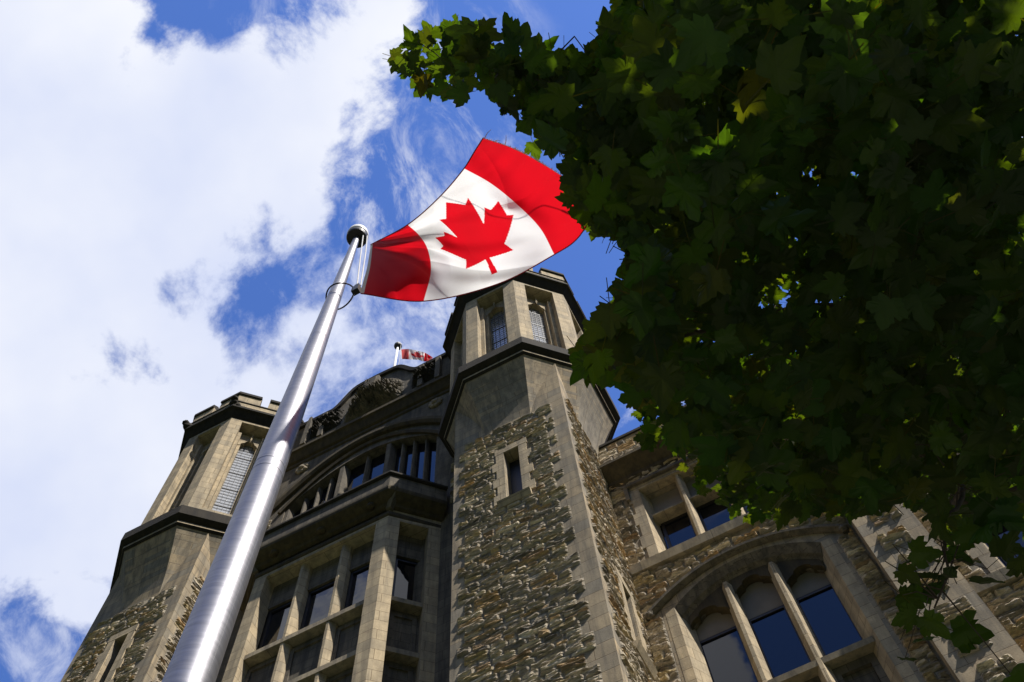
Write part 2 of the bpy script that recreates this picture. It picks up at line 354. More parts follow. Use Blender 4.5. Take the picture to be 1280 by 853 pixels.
def rubble(F, u0, u1, z0, z1, excl=(), ql=None, qr=None, o=0, depth=.048, name='rubble_facing', parent=None, clip=None, cmax=.175):
    mb = MB(); z = z0; k = 0; gap = .013
    while z < z1 - .06:
        h = ru(.09, cmax); h = min(h, z1 - z)
        if z1 - z - h < .08: h = z1 - z
        kk = int((z - z0) / .40)
        a0 = u0 + (ql[kk % 2] if ql else 0); b0 = u1 - (qr[(kk + 1) % 2] if qr else 0)
        iv = [(a0, b0)]
        for e in excl:
            if e[2] < z + h * .6 and e[3] > z + h * .4:
                lo, hi = e[0], e[1]
                if len(e) > 4: t_ = e[4] if kk % 2 else 0; lo -= t_; hi += t_
                nv = []
                for a, b in iv:
                    if hi <= a or lo >= b: nv.append((a, b)); continue
                    if lo - a > .05: nv.append((a, lo))
                    if b - hi > .05: nv.append((hi, b))
                iv = nv
        for a, b in iv:
            if clip:
                r_ = clip(z + h / 2, a, b)
                if r_ is None: continue
                a, b = r_
                if b - a < .06: continue
            u = a
            while u < b - 1e-4:
                l = ru(.18, .62) * (1 if h > .14 else 1.2)
                if b - u - l < .14: l = b - u
                if h > .15 and rnd() < .3:
                    m_ = h * ru(.4, .6); stone(mb, F, u + gap / 2, u + l - gap / 2, z + gap / 2, z + m_ - gap / 2, o, depth * .8); stone(mb, F, u + gap / 2, u + l - gap / 2, z + m_ + gap / 2, z + h - gap / 2, o, depth * .8)
                else: stone(mb, F, u + gap / 2, u + l - gap / 2, z + gap / 2, z + h - gap / 2, o, depth)
                u += l
        z += h; k += 1
    return mb.build(name, 'rubble', parent)
def jamb(mb, F, uc, w2, z0, z1, of, om, ob, nose=.028):              # splayed mullion in plan
    p = [(uc - w2, ob), (uc - w2, om), (uc - nose, of), (uc + nose, of), (uc + w2, om), (uc + w2, ob)]
    mb.loft([[F(u, z0, o) for u, o in p], [F(u, z1, o) for u, o in p]])
def cusps(u0, u1, zs, rise):
    c = (u0 + u1) / 2; hw = (u1 - u0) / 2
    def f(u):
        t = (u - c) / hw; at = abs(t)
        if at < .46: return zs + rise * (.62 + .38 * math.sqrt(max(0, 1 - (at / .5) ** 2)))
        q = (at - .46) / .54
        return zs + rise * (.05 + .57 * math.sqrt(max(0, 1 - (q * 1.02 if q < .98 else 1) ** 2)) * (1 - .25 * q))
    return f

# ------------------------------------------------------------------ ground
g = MB(False); g.quad((-1500, -1500, 0), (1500, -1500, 0), (1500, 1500, 0), (-1500, 1500, 0)); tag(g.build('ground', 'grass'), kind='structure')
g = MB(False); g.box(-40, 40, -3, 1.9, -.1, .06); tag(g.build('pavement', 'paving'), kind='structure')
g = MB(False); g.box(-14.5, -10.0, 1.95, 13.6, -.1, .05); tag(g.build('path', 'paving'), kind='structure')

# ------------------------------------------------------------------ the building
ZB = -1.6 / S
bl = empty('stone_building', tw((-9.535, 11.5, ZB)))
tag(bl, 'gothic sandstone building with two octagonal towers, rock-faced walls and a curved gable between them', 'building')
CY = 11.48; CXR = -4.19; CXL = -14.88; HW = 1.48; YC = 11.3; YW = 12.35

def octa(cx, cy, r, k0=0):
    v = r / math.cos(R_(22.5)); return [(cx + v * math.cos(R_(-90 - 22.5 + 45 * k)), cy + v * math.sin(R_(-90 - 22.5 + 45 * k))) for k in range(8)]
def lump(mb, c, r, n=6):
    c = Vector(c); sd = ru(0, 99); b = len(mb.v); rings = []
    for j in range(1, 8):
        th = math.pi * j / 8; rg = []
        for i in range(10):
            ph = 2 * math.pi * i / 10; d = Vector((math.sin(th) * math.cos(ph), math.sin(th) * math.sin(ph), math.cos(th)))
            q = 1 + .45 * noise.noise(d * 2.2 + Vector((sd, 0, 0))); rg.append((c.x + d.x * r[0] * q, c.y + d.y * r[1] * q, c.z + d.z * r[2] * q))
        rings.append(rg[::-1])
    mb.loft(rings)

def tower(cx, top, gargs):
    F = Fr((cx, CY - HW), (0, -1)); FR = Fr((cx + HW, CY), (1, 0)); FL = Fr((cx - HW, CY), (-1, 0)); FB = Fr((cx, CY + HW), (0, 1))
    m = MB(); slit = (-.168, .212, 18.96, 21.14); slitr = (-.19, .19, 14.5, 16.5)
    ZT = 24.95
    cells(m, F, -HW, HW, ZB, ZT, [slit], 0, -.3); cells(m, FR, -HW, HW, ZB, ZT, [slitr], 0, -.3)
    cells(m, FL, -HW, HW, ZB, ZT, [], 0, -.3); cells(m, FB, -HW, HW, ZB, ZT, [], 0, -.3)
    m.quad((cx - HW, CY - HW, ZT), (cx + HW, CY - HW, ZT), (cx + HW, CY + HW, ZT), (cx - HW, CY + HW, ZT))
    rings = []
    for i in range(11):
        t = i / 10; r = 1.474 + .676 * (t ** 1.55); rings.append([(x, y, 22.35 + 2.62 * t) for x, y in octa(cx, CY, r)])
    m.loft(rings)
    tw_ = m.build('tower', 'ashlar', bl)
    # slit windows
    for Fx, s_ in ((F, slit), (FR, slitr)):
        p = MB(); p.quad(Fx(s_[0], s_[2], -.28), Fx(s_[1], s_[2], -.28), Fx(s_[1], s_[3], -.28), Fx(s_[0], s_[3], -.28)); p.build('slit_pane', 'frame', tw_)
        p = MB(); a, b, c, d = s_; tp = .035
        nq = 6
        for i in range(nq):
            e = .2 if i % 2 else .3; za = c + (d - c) * i / nq; zb = c + (d - c) * (i + 1) / nq - .008
            fbox(p, Fx, a - e, a - .002, za, zb, -.05, tp); fbox(p, Fx, b + .002, b + e, za, zb, -.05, tp)
        fbox(p, Fx, a - .22, b + .22, d + .002, d + .24, -.05, tp + .004)
        ps = [Fx(a - .2, c - .22, tp + .02), Fx(b + .2, c - .22, tp + .02), Fx(b + .2, c - .22, -.05), Fx(a - .2, c - .22, -.05), Fx(a - .2, c - .06, tp + .10), Fx(b + .2, c - .06, tp + .10), Fx(b + .2, c - .004, -.05), Fx(a - .2, c - .004, -.05)]
        p.hexa(ps); p.build('slit_surround', 'pier', tw_)
    ex = [(slit[0] - .24, slit[1] + .24, slit[2] - .24, slit[3] + .26, .1)]
    rubble(F, -HW, HW, 9.6, 22.5, ex, (.13, .27), (.30, .50), parent=tw_)
    rubble(FR, -HW, HW, 9.6, 23.1, [(slitr[0] - .24, slitr[1] + .24, slitr[2] - .24, slitr[3] + .26, .1)], (.14, .27), (.14, .27), parent=tw_)
    # ledge under the belfry
    oc = octa(cx, CY, 2.1)
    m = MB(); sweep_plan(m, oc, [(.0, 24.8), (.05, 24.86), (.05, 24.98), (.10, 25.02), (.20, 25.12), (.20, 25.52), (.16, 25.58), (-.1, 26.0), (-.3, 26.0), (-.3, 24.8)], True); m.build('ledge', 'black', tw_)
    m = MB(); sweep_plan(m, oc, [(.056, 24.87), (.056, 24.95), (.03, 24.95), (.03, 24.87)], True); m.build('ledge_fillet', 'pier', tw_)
    # belfry
    RB = 2.05; H0, H1 = 25.9, top; fw = RB * math.tan(R_(22.5)); ow = .47
    body = MB(); win = []
    core = octa(cx, CY, 1.36); body.prism(core, H0, H1 + .4)
    piers = MB(); strips = MB(); panes = []
    for k in range(8):
        an = R_(-90 + 45 * k); n_ = (math.cos(an), math.sin(an)); FF = Fr((cx + n_[0] * RB, CY + n_[1] * RB), n_)
        fz = cusps(-ow + .17, ow - .17, H1 - 1.05, .42)
        # piers at both ends of each face, head beam
        cells(body, FF, -fw, fw, H0, H1 + .2, [(-ow, ow, H0 + .12, H1 - .12)], 0, -.6)
        # inner order
        for sgn in (-1, 1):
            a, b = sorted((sgn * ow, sgn * (ow - .11))); fbox(body, FF, a + (.001 if sgn < 0 else 0), b - (.001 if sgn > 0 else 0), H0 + .1, H1 - .45, -.62, -.22)
            a, b = sorted((sgn * (ow - .112), sgn * (ow - .2))); fbox(body, FF, a, b, H0 + .1, H1 - .6, -.62, -.38)
        archplate(body, FF, -ow + .11, ow - .11, fz, H1 - .3, -.36, -.56, 22)
        lump(body, FF(0, H1 - .5, -.3), (.03, .03, .28))
        p = MB(); p.quad(FF(-ow + .15, H0 + .1, -.54), FF(ow - .15, H0 + .1, -.54), FF(ow - .15, H1 - .4, -.54), FF(-ow + .15, H1 - .4, -.54)); panes.append((p, FF, k))
        b2 = MB()
    bf = body.build('belfry', 'pier', tw_)
    for p, FF, k in panes:
        if k not in (7, 0, 1, 2): continue
        p.build('belfry_pane', 'oldglass', tw_)
        q = MB(); ww = ow - .2
        for i in range(1, 4):
            u = -ww + 2 * ww * i / 4; fbox(q, FF, u - .005, u + .005, H0 + .1, H1 - .7, -.535, -.525)
        z = H0 + .25; j = 0
        while z < H1 - .7:
            t = .022 if j % 6 == 0 else .004; fbox(q, FF, -ww, ww, z - t, z + t, -.533, -.523); z += .17; j += 1
        q.build('leaded_bars', 'lead', tw_)
    # cornice and battlements
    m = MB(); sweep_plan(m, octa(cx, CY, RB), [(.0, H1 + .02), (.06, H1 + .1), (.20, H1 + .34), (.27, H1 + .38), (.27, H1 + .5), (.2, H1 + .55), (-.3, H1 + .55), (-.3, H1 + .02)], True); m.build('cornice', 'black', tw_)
    RP = 2.22; Z0 = H1 + .5; m = MB(); cp = MB()
    fwp = RP * math.tan(R_(22.5)); gp = .13
    sweep_plan(m, octa(cx, CY, RP), [(0, Z0), (0, Z0 + .5), (-.28, Z0 + .5), (-.28, Z0)], True)
    ocp = octa(cx, CY, RP)
    for k in range(8):
        v = Vector(ocp[k]); a = Vector(ocp[k - 1]); b = Vector(ocp[(k + 1) % 8])
        l = v.lerp(a, .42); r = v.lerp(b, .42); 
        path = [tuple(l), tuple(v), tuple(r)]
        sweep_plan(m, path, [(0, Z0 + .5), (0, Z0 + 1.02), (-.28, Z0 + 1.02), (-.28, Z0 + .5)])
        sweep_plan(cp, path, [(.06, Z0 + 1.02), (.06, Z0 + 1.16), (-.14, Z0 + 1.34), (-.34, Z0 + 1.16), (-.34, Z0 + 1.02)])
    sweep_plan(cp, ocp, [(.03, Z0 + .501), (-.1, Z0 + .56), (-.3, Z0 + .501), (-.3, Z0 + .45), (.03, Z0 + .45)], True)
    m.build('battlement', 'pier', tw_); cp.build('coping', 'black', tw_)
    for k in gargs:
        v = Vector((*octa(cx, CY, RB)[k], 0)); d = (v - Vector((cx, CY, 0))).normalized(); m = MB()
        for i in range(6): lump(m, v + d * (-.05 + .06 * i) + Vector((ru(-.06, .06), ru(-.06, .06), H1 + .35 + .07 * i)), (ru(.1, .17), ru(.1, .17), ru(.12, .2)))
        lump(m, v + d * .36 + Vector((0, 0, H1 + .78)), (.12, .12, .1)); m.build('gargoyle', 'black', tw_, smooth=True)
    return tw_
tR = tower(CXR, 31.35, (3,)); tL = tower(CXL, 31.8, (1, 0))

# ---- centre wall between the towers
X0, X1, XC = CXL + HW, CXR - HW, (CXL + CXR) / 2
F = Fr((XC, YC), (0, -1)); hwc = (X1 - X0) / 2
def cz(u): return 28.3 - 1.35 * (abs(u) / 2.62) ** 2.0
m = MB()
cells(m, F, -hwc, hwc, ZB, 30.2, [(-2.62, 2.62, 23.2, 29.0)], 0, -.32)
archplate(m, F, -2.62, 2.62, cz, 29.0, 0, -.32, 40)
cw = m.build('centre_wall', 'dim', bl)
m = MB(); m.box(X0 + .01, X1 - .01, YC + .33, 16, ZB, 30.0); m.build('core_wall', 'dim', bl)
pts = [(-3.1 + 6.2 * i / 44, 0) for i in range(45)]
pts = [(u, 28.3 + .85 - (1.9) * (abs(u) / 3.1) ** 2.0) for u, _ in pts]
m = MB(); sweep_plane(m, F, pts, [(-.12, 0), (-.12, .10), (-.02, .16), (.12, .16), (.2, .04), (.2, 0)])
pts2 = [(u * .9, z - .42) for u, z in pts]; sweep_plane(m, F, pts2, [(-.1, 0), (-.1, .07), (0, .1), (.07, .05), (.07, 0)])
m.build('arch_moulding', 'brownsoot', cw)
# columns of the upper windows
ow_ = MB()
for u, w2, nose in ((-2.56, .1, .05), (2.56, .1, .05), (-.815, .14, .07), (.815, .14, .07), (0, .06, .02), (1.25, .055, .02), (1.66, .055, .02), (2.08, .055, .02), (-1.25, .055, .02), (-1.66, .055, .02), (-2.08, .055, .02)):
    c_ = MB(); jamb(c_, F, u, w2, 23.2, cz(u) - .02, -.03 if w2 > .09 else -.13, -.2, -.33, nose); c_.build('mullion', 'dim', cw)
for a, b in ((-2.5, -.95), (-.68, .68), (.95, 2.5)):
    p = MB(); p.quad(F(a, 23.2, -.3), F(b, 23.2, -.3), F(b, 28.25, -.3), F(a, 28.25, -.3)); p.build('upper_pane', 'glass', cw)
rubble(F, hwc - .95, hwc, 22.6, 26.9, (), (0.1, .3), (.02, .02), parent=cw, depth=.05)
rubble(F, -hwc, -hwc + .95, 22.6, 26.9, (), (.02, .02), (.1, .3), parent=cw, depth=.05)
rubble(F, hwc - .62, hwc, 10, 21.9, (), (.05, .25), (.02, .02), parent=cw, depth=.05)
for u in (-2.42, 2.42):
    m = MB()
    for i in range(9): a = i * .7; lump(m, F(u + .17 * math.cos(a), 29.35 + .2 * math.sin(a), .03), (.09, .06, .1))
    lump(m, F(u, 29.35, .05), (.13, .1, .13)); m.build('rosette', 'ashlar', cw, smooth=True)
# cornice + curved gable parapet
m = MB(); P2 = [(X0 + .01, YC), (X1 - .01, YC)]
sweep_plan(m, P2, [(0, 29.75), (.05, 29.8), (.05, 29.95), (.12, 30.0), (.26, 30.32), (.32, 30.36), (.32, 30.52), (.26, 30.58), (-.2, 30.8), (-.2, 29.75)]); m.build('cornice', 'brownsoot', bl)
def gz(u):
    a = abs(u)
    if a < .72: return 33.72 + .1 * math.cos(a * 1.5)
    if a < 1.68: t = (a - .72) / .96; t = t * t * (3 - 2 * t); return 33.767 * (1 - t) + 32.62 * t
    return 32.62
FP = Fr((XC, YC - .12), (0, -1))
m = MB(); nn_ = 60
for i in range(nn_):
    a = -hwc + 2 * hwc * i / nn_; b = -hwc + 2 * hwc * (i + 1) / nn_
    m.hexa([FP(a, 30.6, 0), FP(b, 30.6, 0), FP(b, 30.6, -.4), FP(a, 30.6, -.4), FP(a, gz(a), 0), FP(b, gz(b), 0), FP(b, gz(b), -.4), FP(a, gz(a), -.4)])
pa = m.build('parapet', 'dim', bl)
pts = [(-hwc + 2 * hwc * i / nn_, gz(-hwc + 2 * hwc * i / nn_)) for i in range(nn_ + 1)]
m = MB(); sweep_plane(m, FP, pts, [(-.04, .1), (.12, .12), (.16, .04), (.16, -.44), (-.04, -.44)]); m.build('coping', 'black', pa)
for u in (-3.55, -2.55, -1.9, 1.9, 2.55, 3.55):
    fh = .28 if u < -2 else -.12; m = MB(); fbox(m, FP, u - .09, u + .09, 30.82, gz(u) - .06, 0.002, .16); m.hexa([FP(u - .09, gz(u) - .3, .16), FP(u + .09, gz(u) - .3, .16), FP(u + .09, gz(u) - .3, .1), FP(u - .09, gz(u) - .3, .1), FP(u - .05, gz(u) + fh, .14), FP(u + .05, gz(u) + fh, .14), FP(u + .05, gz(u) + fh, .05), FP(u - .05, gz(u) + fh, .05)]); m.build('buttress_strip', 'dim', pa)
m = MB(); fbox(m, FP, .35, .78, 33.6, 34.2, -.45, -.05); m.build('chimney_block', 'ashlar', pa)
# carved coat of arms: shield, supporters, crown and scrolls as deep relief
m = MB(); Cx = .15
sh = [(-.3, .44), (.28, .42), (.3, .05), (.2, -.25), (0, -.45), (-.2, -.25), (-.3, .05)]
m.loft([[FP(Cx + u, 32.2 + z, 0) for u, z in sh], [FP(Cx + u, 32.2 + z, .5) for u, z in sh], [FP(Cx + u * .7, 32.2 + z * .7, .56) for u, z in sh]])
m.build('carved_shield', 'dim', pa)
def relief(u0, u1, z0, z1, amp, seed, nu=120, nz=70, mask=None):
    m = MB(); vs = []; fs = []
    for j in range(nz + 1):
        for i in range(nu + 1):
            a, b = i / nu, j / nz; u, z = u0 + (u1 - u0) * a, z0 + (z1 - z0) * b
            k = max(0, 1 - (2 * a - 1) ** 4) * max(0, 1 - (2 * b - 1) ** 4)
            if mask: k *= mask(a, b)
            w1_ = noise.noise(Vector((u * 2.2, z * 2.2, seed))) * .35; w2_ = noise.noise(Vector((u * 2.2, z * 2.2, seed + 5))) * .35
            r = 1 - abs(noise.noise(Vector((u * 3.1 + w1_ * 3, z * 3.1 + w2_ * 3, seed + 9)))) * 2.6
            r2 = 1 - abs(noise.noise(Vector((u * 9 + w2_ * 6, z * 9 + w1_ * 6, seed + 13)))) * 2.8; r2 += .5 * noise.noise(Vector((u * 22, z * 22, seed)))
            h = k * amp * max(0, .25 + .7 * r + .6 * r2)
            vs.append(FP(u, z, h if k > 0 else -.01))
    for j in range(nz):
        for i in range(nu): q = j * (nu + 1) + i; fs.append((q, q + 1, q + nu + 2, q + nu + 1))
    m.add(vs, fs); return m
relief(-1.1, 1.2, 31.1, 33.0, .42, 3.3, 170, 140, lambda a, b: min(1, max(0, 1.35 - 1.5 * abs(2 * a - 1) * (0.3 + b)))).build('heraldic_carving', 'dim', pa)
for u0_, u1_, sd_ in ((-2.45, -1.2, 8.1), (1.5, 2.45, 4.4)): relief(u0_, u1_, 31.2, 32.5, .2, sd_, 80, 80).build('carved_foliage', 'black', pa)

# ---- bay between the towers
YBAY = 10.37; BX0, BX1 = -11.4, -7.67; bc = XC; cd = YC - YBAY
plan = [(BX0 - cd, YC + .05), (BX0, YBAY), (BX1, YBAY), (BX1 + cd, YC + .05)]
FB_ = Fr((XC, YBAY), (0, -1)); hb = (BX1 - BX0) / 2
n45 = (math.sqrt(.5), -math.sqrt(.5)); FS = Fr((BX1 + cd / 2, YBAY + cd / 2), n45); FS2 = Fr((BX0 - cd / 2, YBAY + cd / 2), (-n45[0], n45[1])); hs = cd * math.sqrt(2) / 2
m = MB(); band = []
LEV = [(ZB + 5.2, 11.0, 13.0), (13.0, 13.0, 13.0)]
def bayface(m, F, h, pw):
    # recess openings between sills; wall behind at -.42
    cells(m, F, -h, h, ZB, 21.95, [(-h + pw, h - pw, 9.5, 21.5)], 0, -.4)
bayface(m, FB_, hb, .33); bayface(m, FS, hs, .30); bayface(m, FS2, hs, .30)
bay = m.build('bay_window', 'pier', bl)
m = MB()
for F_, h, pw in ((FB_, hb, .33), (FS, hs, .3), (FS2, hs, .3)):
    # blind panels and spandrels
    fbox(m, F_, -h + pw - .02, h - pw + .02, 20.6, 21.55, -.5, -.36)
    fbox(m, F_, -h + pw - .02, h - pw + .02, 14.7, 18.7, -.5, -.34)
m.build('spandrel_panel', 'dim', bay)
for z, t in ((18.46, .2), (16.78, .2)):
    m = MB(); sweep_plan(m, plan, [(.03, z + .02), (.03, z + t - .05), (-.3, z + t + .03), (-.3, z + .02)]); 
    sb = MB()
    m = MB()
    for F_, h, pw in ((FB_, hb, .33), (FS, hs, .3), (FS2, hs, .3)): 
        p_ = [(-h + pw, -.38), (h - pw, -.38)]
        m.hexa([F_(-h + pw + .002, z + .004, -.10), F_(h - pw - .002, z + .004, -.10), F_(h - pw - .002, z + .004, -.38), F_(-h + pw + .002, z + .004, -.38), F_(-h + pw + .002, z + t - .05, -.10), F_(h - pw - .002, z + t - .05, -.10), F_(h - pw - .002, z + t + .03, -.38), F_(-h + pw + .002, z + t + .03, -.38)])
    m.build('sill', 'trim', bay)
for uc in (-.57, .57):
    m = MB(); jamb(m, FB_, uc, .13, 9.5, 21.5, -.12, -.26, -.42, .035)
    m.build('mullion', 'pier', bay)
for F_, spans in ((FB_, ((-1.52, -.70), (-.44, .44), (.70, 1.52))), (FS, ((-hs + .36, hs - .36),)), (FS2, ((-hs + .36, hs - .36),))):
    for a, b in spans:
        for z0_, z1_ in ((18.6, 20.6), (12.2, 14.7)):
            p = MB(); p.quad(F_(a, z0_, -.46), F_(b, z0_, -.46), F_(b, z1_, -.46), F_(a, z1_, -.46)); p.build('bay_pane', 'glass', bay)
            f = MB(); fbox(f, F_, a, b, z1_ - .1, z1_, -.455, -.42); fbox(f, F_, a, a + .07, z0_, z1_, -.455, -.425); fbox(f, F_, b - .05, b, z0_, z1_, -.455, -.425); f.build('window_frame', 'frame', bay)
    m = MB(); 
    for a, b in spans:
        for z0_, z1_ in ((15.2, 16.7), (17.15, 18.35)):
            cells(m, F_, a, b, z0_, z1_, [(a + .1, b - .1, z0_ + .12, z1_ - .12)], -.30, -.36)
    m.build('panel_moulding', 'dim', bay)
# bay entablature, ledge and balcony parapet
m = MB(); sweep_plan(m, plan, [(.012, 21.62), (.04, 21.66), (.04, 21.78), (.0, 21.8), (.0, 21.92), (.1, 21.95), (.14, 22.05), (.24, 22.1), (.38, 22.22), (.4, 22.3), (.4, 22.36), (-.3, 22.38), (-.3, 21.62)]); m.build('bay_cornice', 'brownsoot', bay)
m = MB(); sweep_plan(m, plan, [(.37, 22.36), (.38, 22.42), (.33, 22.46), (.33, 23.0), (.1, 23.0), (.1, 22.36)]); m.build('balcony_parapet', 'dim', bay)
m = MB(); sweep_plan(m, plan, [(.37, 23.0), (.41, 23.03), (.41, 23.1), (.2, 23.2), (.05, 23.1), (.05, 23.0)]); m.build('coping', 'black', bay)
m = MB(); m.prism([(BX0 - cd, YC), (BX0, YBAY + .1), (BX1, YBAY + .1), (BX1 + cd, YC)], 22.2, 22.5); m.build('balcony_floor', 'dim', bay)
for u in (-1.3, .05, 1.45):
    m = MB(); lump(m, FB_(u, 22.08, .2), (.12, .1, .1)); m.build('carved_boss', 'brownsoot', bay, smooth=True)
for (x, y) in ((BX1, YBAY), (BX0, YBAY)):
    m = MB(); d = Vector((x - XC, -1.4, 0)).normalized()
    m.loft([[(x + d.x * o + a * .07, y + d.y * o + b * .07, z) for a, b in ((-1, -1), (1, -1), (1, 1), (-1, 1))] for o, z in ((.02, 21.86), (.16, 22.05), (.36, 22.34))]); m.build('corner_corbel', 'dim', bay)

# ---- right wing
FWG = Fr((0, YW), (0, -1)); WX0, WX1 = CXR + HW - .02, 11.0
w1 = (-2.0, .80, 18.3, 21.1); AU0, AU1 = -2.04, 1.02; AC = (AU0 + AU1) / 2
def az(u): return 17.14 - .62 * (abs(u - AC) / 1.53) ** 2.2
def azi(u): return 16.74 - .62 * (abs(u - AC) / 1.33) ** 2.2
w3 = (3.35, 6.2, 13.9, 16.9); w4 = (3.35, 6.2, 18.3, 21.1)
m = MB(); cells(m, FWG, WX0, WX1, ZB, 21.75, [w1, (AU0, AU1, 11.6, 17.2), w3, w4], 0, -.45, 0)
archplate(m, FWG, AU0, AU1, az, 17.2, 0, -.45, 36)
wing = m.build('wing_wall', 'ashlar', bl)
m = MB(); m.box(WX0, WX1, YW + .62, 24, ZB, 22.6); m.build('core_wall', 'dim', bl)
exw = [(w1[0] - .28, w1[1] + .28, w1[2] - .42, w1[3] + .14, .14), (AU0 - .02, AU1 + .02, 9, 17.18), (w3[0] - .28, w3[1] + .28, w3[2] - .4, w3[3] + .3, .14), (w4[0] - .28, w4[1] + .28, w4[2] - .42, w4[3] + .14, .14), (1.66, 2.72, 9, 21.7)]
def hz(u): return 17.3 - .8 * (abs(u - AC) / 2.05) ** 2.1
def wclip(z, a, b):
    # keep stones outside of the arch surround
    lo, hi = AC - 2.25, AC + 2.25
    if z > 17.42 or z < 9: return a, b
    if z <= 16.45: lo, hi = AC - 1.80, AC + 1.80
    if z > 16.45: r_ = 2.02 * (max(0, 17.42 - z) / .9) ** .48; lo, hi = AC - r_, AC + r_
    if b <= lo or a >= hi: return a, b
    if a < lo and b > hi: return (a, lo) if lo - a > b - hi else (hi, b)
    if a < lo: return a, lo
    if b > hi: return hi, b
    return None
F1 = FWG
rubble(F1, WX0 + .02, AC, 9.6, 21.7, exw, parent=wing, depth=.085, clip=wclip, cmax=.24)
rubble(F1, AC, 8.5, 9.6, 21.7, exw, parent=wing, depth=.085, clip=wclip, cmax=.24)
# three-light window
def threelight(name, u0, u1, z0, zt, z1, mus, o=-.45):
    m = MB()
    for a, b in ((u0 - .22, u0), (u1, u1 + .22)):
        s_ = 1 if a < u0 else -1
        for i in range(6):
            za = z0 + (z1 - z0) * i / 6; zb = z0 + (z1 - z0) * (i + 1) / 6 - .007; e = .08 if i % 2 else 0
            fbox(m, F1, a - (e if s_ > 0 else 0), b + (e if s_ < 0 else 0), za, zb, -.04, .03)
    fbox(m, F1, u0 - .3, u1 + .3, z1 + .002, z1 + .16, -.04, .032)
    w_ = m.build(name, 'trim', bl)
    m = MB(); fbox(m, F1, u0 - .34, u1 + .34, z1 + .16, z1 + .26, -.04, .13); fbox(m, F1, u0 - .34, u0 - .24, z1 - .35, z1 + .158, -.02, .11); m.build('hood_mould', 'dim', w_)
    for s_, uu in ((1, u0), (-1, u1)):
        m = MB(); m.loft([[F1(uu, z, -.005), F1(uu + s_ * .14, z, -.36), F1(uu + s_ * .14, z, -.46), F1(uu, z, -.46)] for z in (z0, z1)]); m.build('splayed_jamb', 'pier', w_)
    for u in mus:
        m = MB(); jamb(m, F1, u, .10, z0, z1, -.03, -.2, -.46, .03); m.build('mullion', 'pier', w_)
    m = MB(); us = [u0 + .1] + list(mus) + [u1 - .1]
    m.hexa([F1(u0 + .1, zt, -.1), F1(u1 - .1, zt, -.1), F1(u1 - .1, zt, -.44), F1(u0 + .1, zt, -.44), F1(u0 + .1, zt + .05, -.1), F1(u1 - .1, zt + .05, -.1), F1(u1 - .1, zt + .2, -.44), F1(u0 + .1, zt + .2, -.44)]); m.build('transom', 'trim', w_)
    for a, b in zip(us, us[1:]):
        p = MB(); p.quad(F1(a, zt, -.36), F1(b, zt, -.36), F1(b, z1, -.36), F1(a, z1, -.36)); p.build('blind_panel', 'blind', w_)
        p = MB(); p.quad(F1(a, z0, -.42), F1(b, z0, -.42), F1(b, zt, -.42), F1(a, zt, -.42)); p.build('pane', 'glass', w_)
        f = MB(); fbox(f, F1, a + .08, b - .08, zt - .07, zt - .001, -.415, -.38); fbox(f, F1, a + .08, a + .15, z0, zt, -.415, -.385); fbox(f, F1, b - .14, b - .08, z0, zt, -.415, -.385); f.build('window_frame', 'frame', w_)
    m = MB(); m.hexa([F1(u0 - .72, z0 - .36, .12), F1(u1 + .72, z0 - .36, .12), F1(u1 + .72, z0 - .36, -.04), F1(u0 - .72, z0 - .36, -.04), F1(u0 - .72, z0 - .12, .16), F1(u1 + .72, z0 - .12, .16), F1(u1 + .72, z0 + .02, -.04), F1(u0 - .72, z0 + .02, -.04)]); m.build('sill', 'trim', w_)
    m = MB(); m.hexa([F1(u0, z0 - .02, -.03), F1(u1, z0 - .02, -.03), F1(u1, z0 - .02, -.45), F1(u0, z0 - .02, -.45), F1(u0, z0 + .022, -.03), F1(u1, z0 + .022, -.03), F1(u1, z0 + .08, -.45), F1(u0, z0 + .08, -.45)]); m.build('inner_sill', 'trim', w_)
    return w_
threelight('window', w1[0], w1[1], w1[2], 20.0, w1[3], (-1.05, -.10))
threelight('window', w3[0], w3[1], w3[2], 15.6, w3[3], (4.3, 5.25)); threelight('window', w4[0], w4[1], w4[2], 20.0, w4[3], (4.3, 5.25))
# arched window
m = MB()
spr = 16.28
pts = [(AC - 2.0 + 4.0 * i / 40, hz(AC - 2.0 + 4.0 * i / 40)) for i in range(41)]
sweep_plane(m, F1, pts, [(-.05, 0), (-.05, .05), (.0, .13), (.06, .14), (.09, .05), (.09, 0)])
lump(m, F1(AC - 2.02, hz(AC - 2.0) - .03, .08), (.1, .08, .1)); lump(m, F1(AC + 2.02, hz(AC + 2.0) - .03, .08), (.1, .08, .1))
aw = m.build('arched_window', 'dim', bl)
m = MB(); nr = 40
for i in range(nr):
    q = []
    for k in (i, i + 1):
        t = -1 + 2 * k / nr; uo = AC + 1.528 * t; ui = AC + 1.33 * t; um = AC + 1.45 * t
        q.append([F1(uo, az(uo) - .003, .006), F1(um, (az(uo) * .55 + azi(ui) * .45) , -.1), F1(um, (az(uo) * .5 + azi(ui) * .5) - .03, -.16), F1(ui, azi(ui), -.32), F1(ui, azi(ui) + .02, -.44)])
    for k in range(4): m.quad(q[0][k], q[1][k], q[1][k + 1], q[0][k + 1])
m.build('arch_soffit', 'dim', aw)  # darker stone colour stands in for the shade under the arch
for s_, uu in ((1, AU0), (-1, AU1)):
    m = MB(); m.loft([[F1(uu + s_ * -.2, z, .006), F1(uu, z, .006), F1(uu + s_ * .2, z, -.36), F1(uu + s_ * .2, z, -.46), F1(uu - s_ * .2, z, -.1)] for z in (9.6, 16.53)]); m.build('splayed_jamb', 'pier', aw)
amu = (-.96, .0)
for u in amu:
    m = MB(); jamb(m, F1, u, .12, 9.6, azi(u) + .02, -.06, -.24, -.46, .035); m.build('mullion', 'pier', aw)
us = [AU0 + .16, -.96, .0, AU1 - .16]
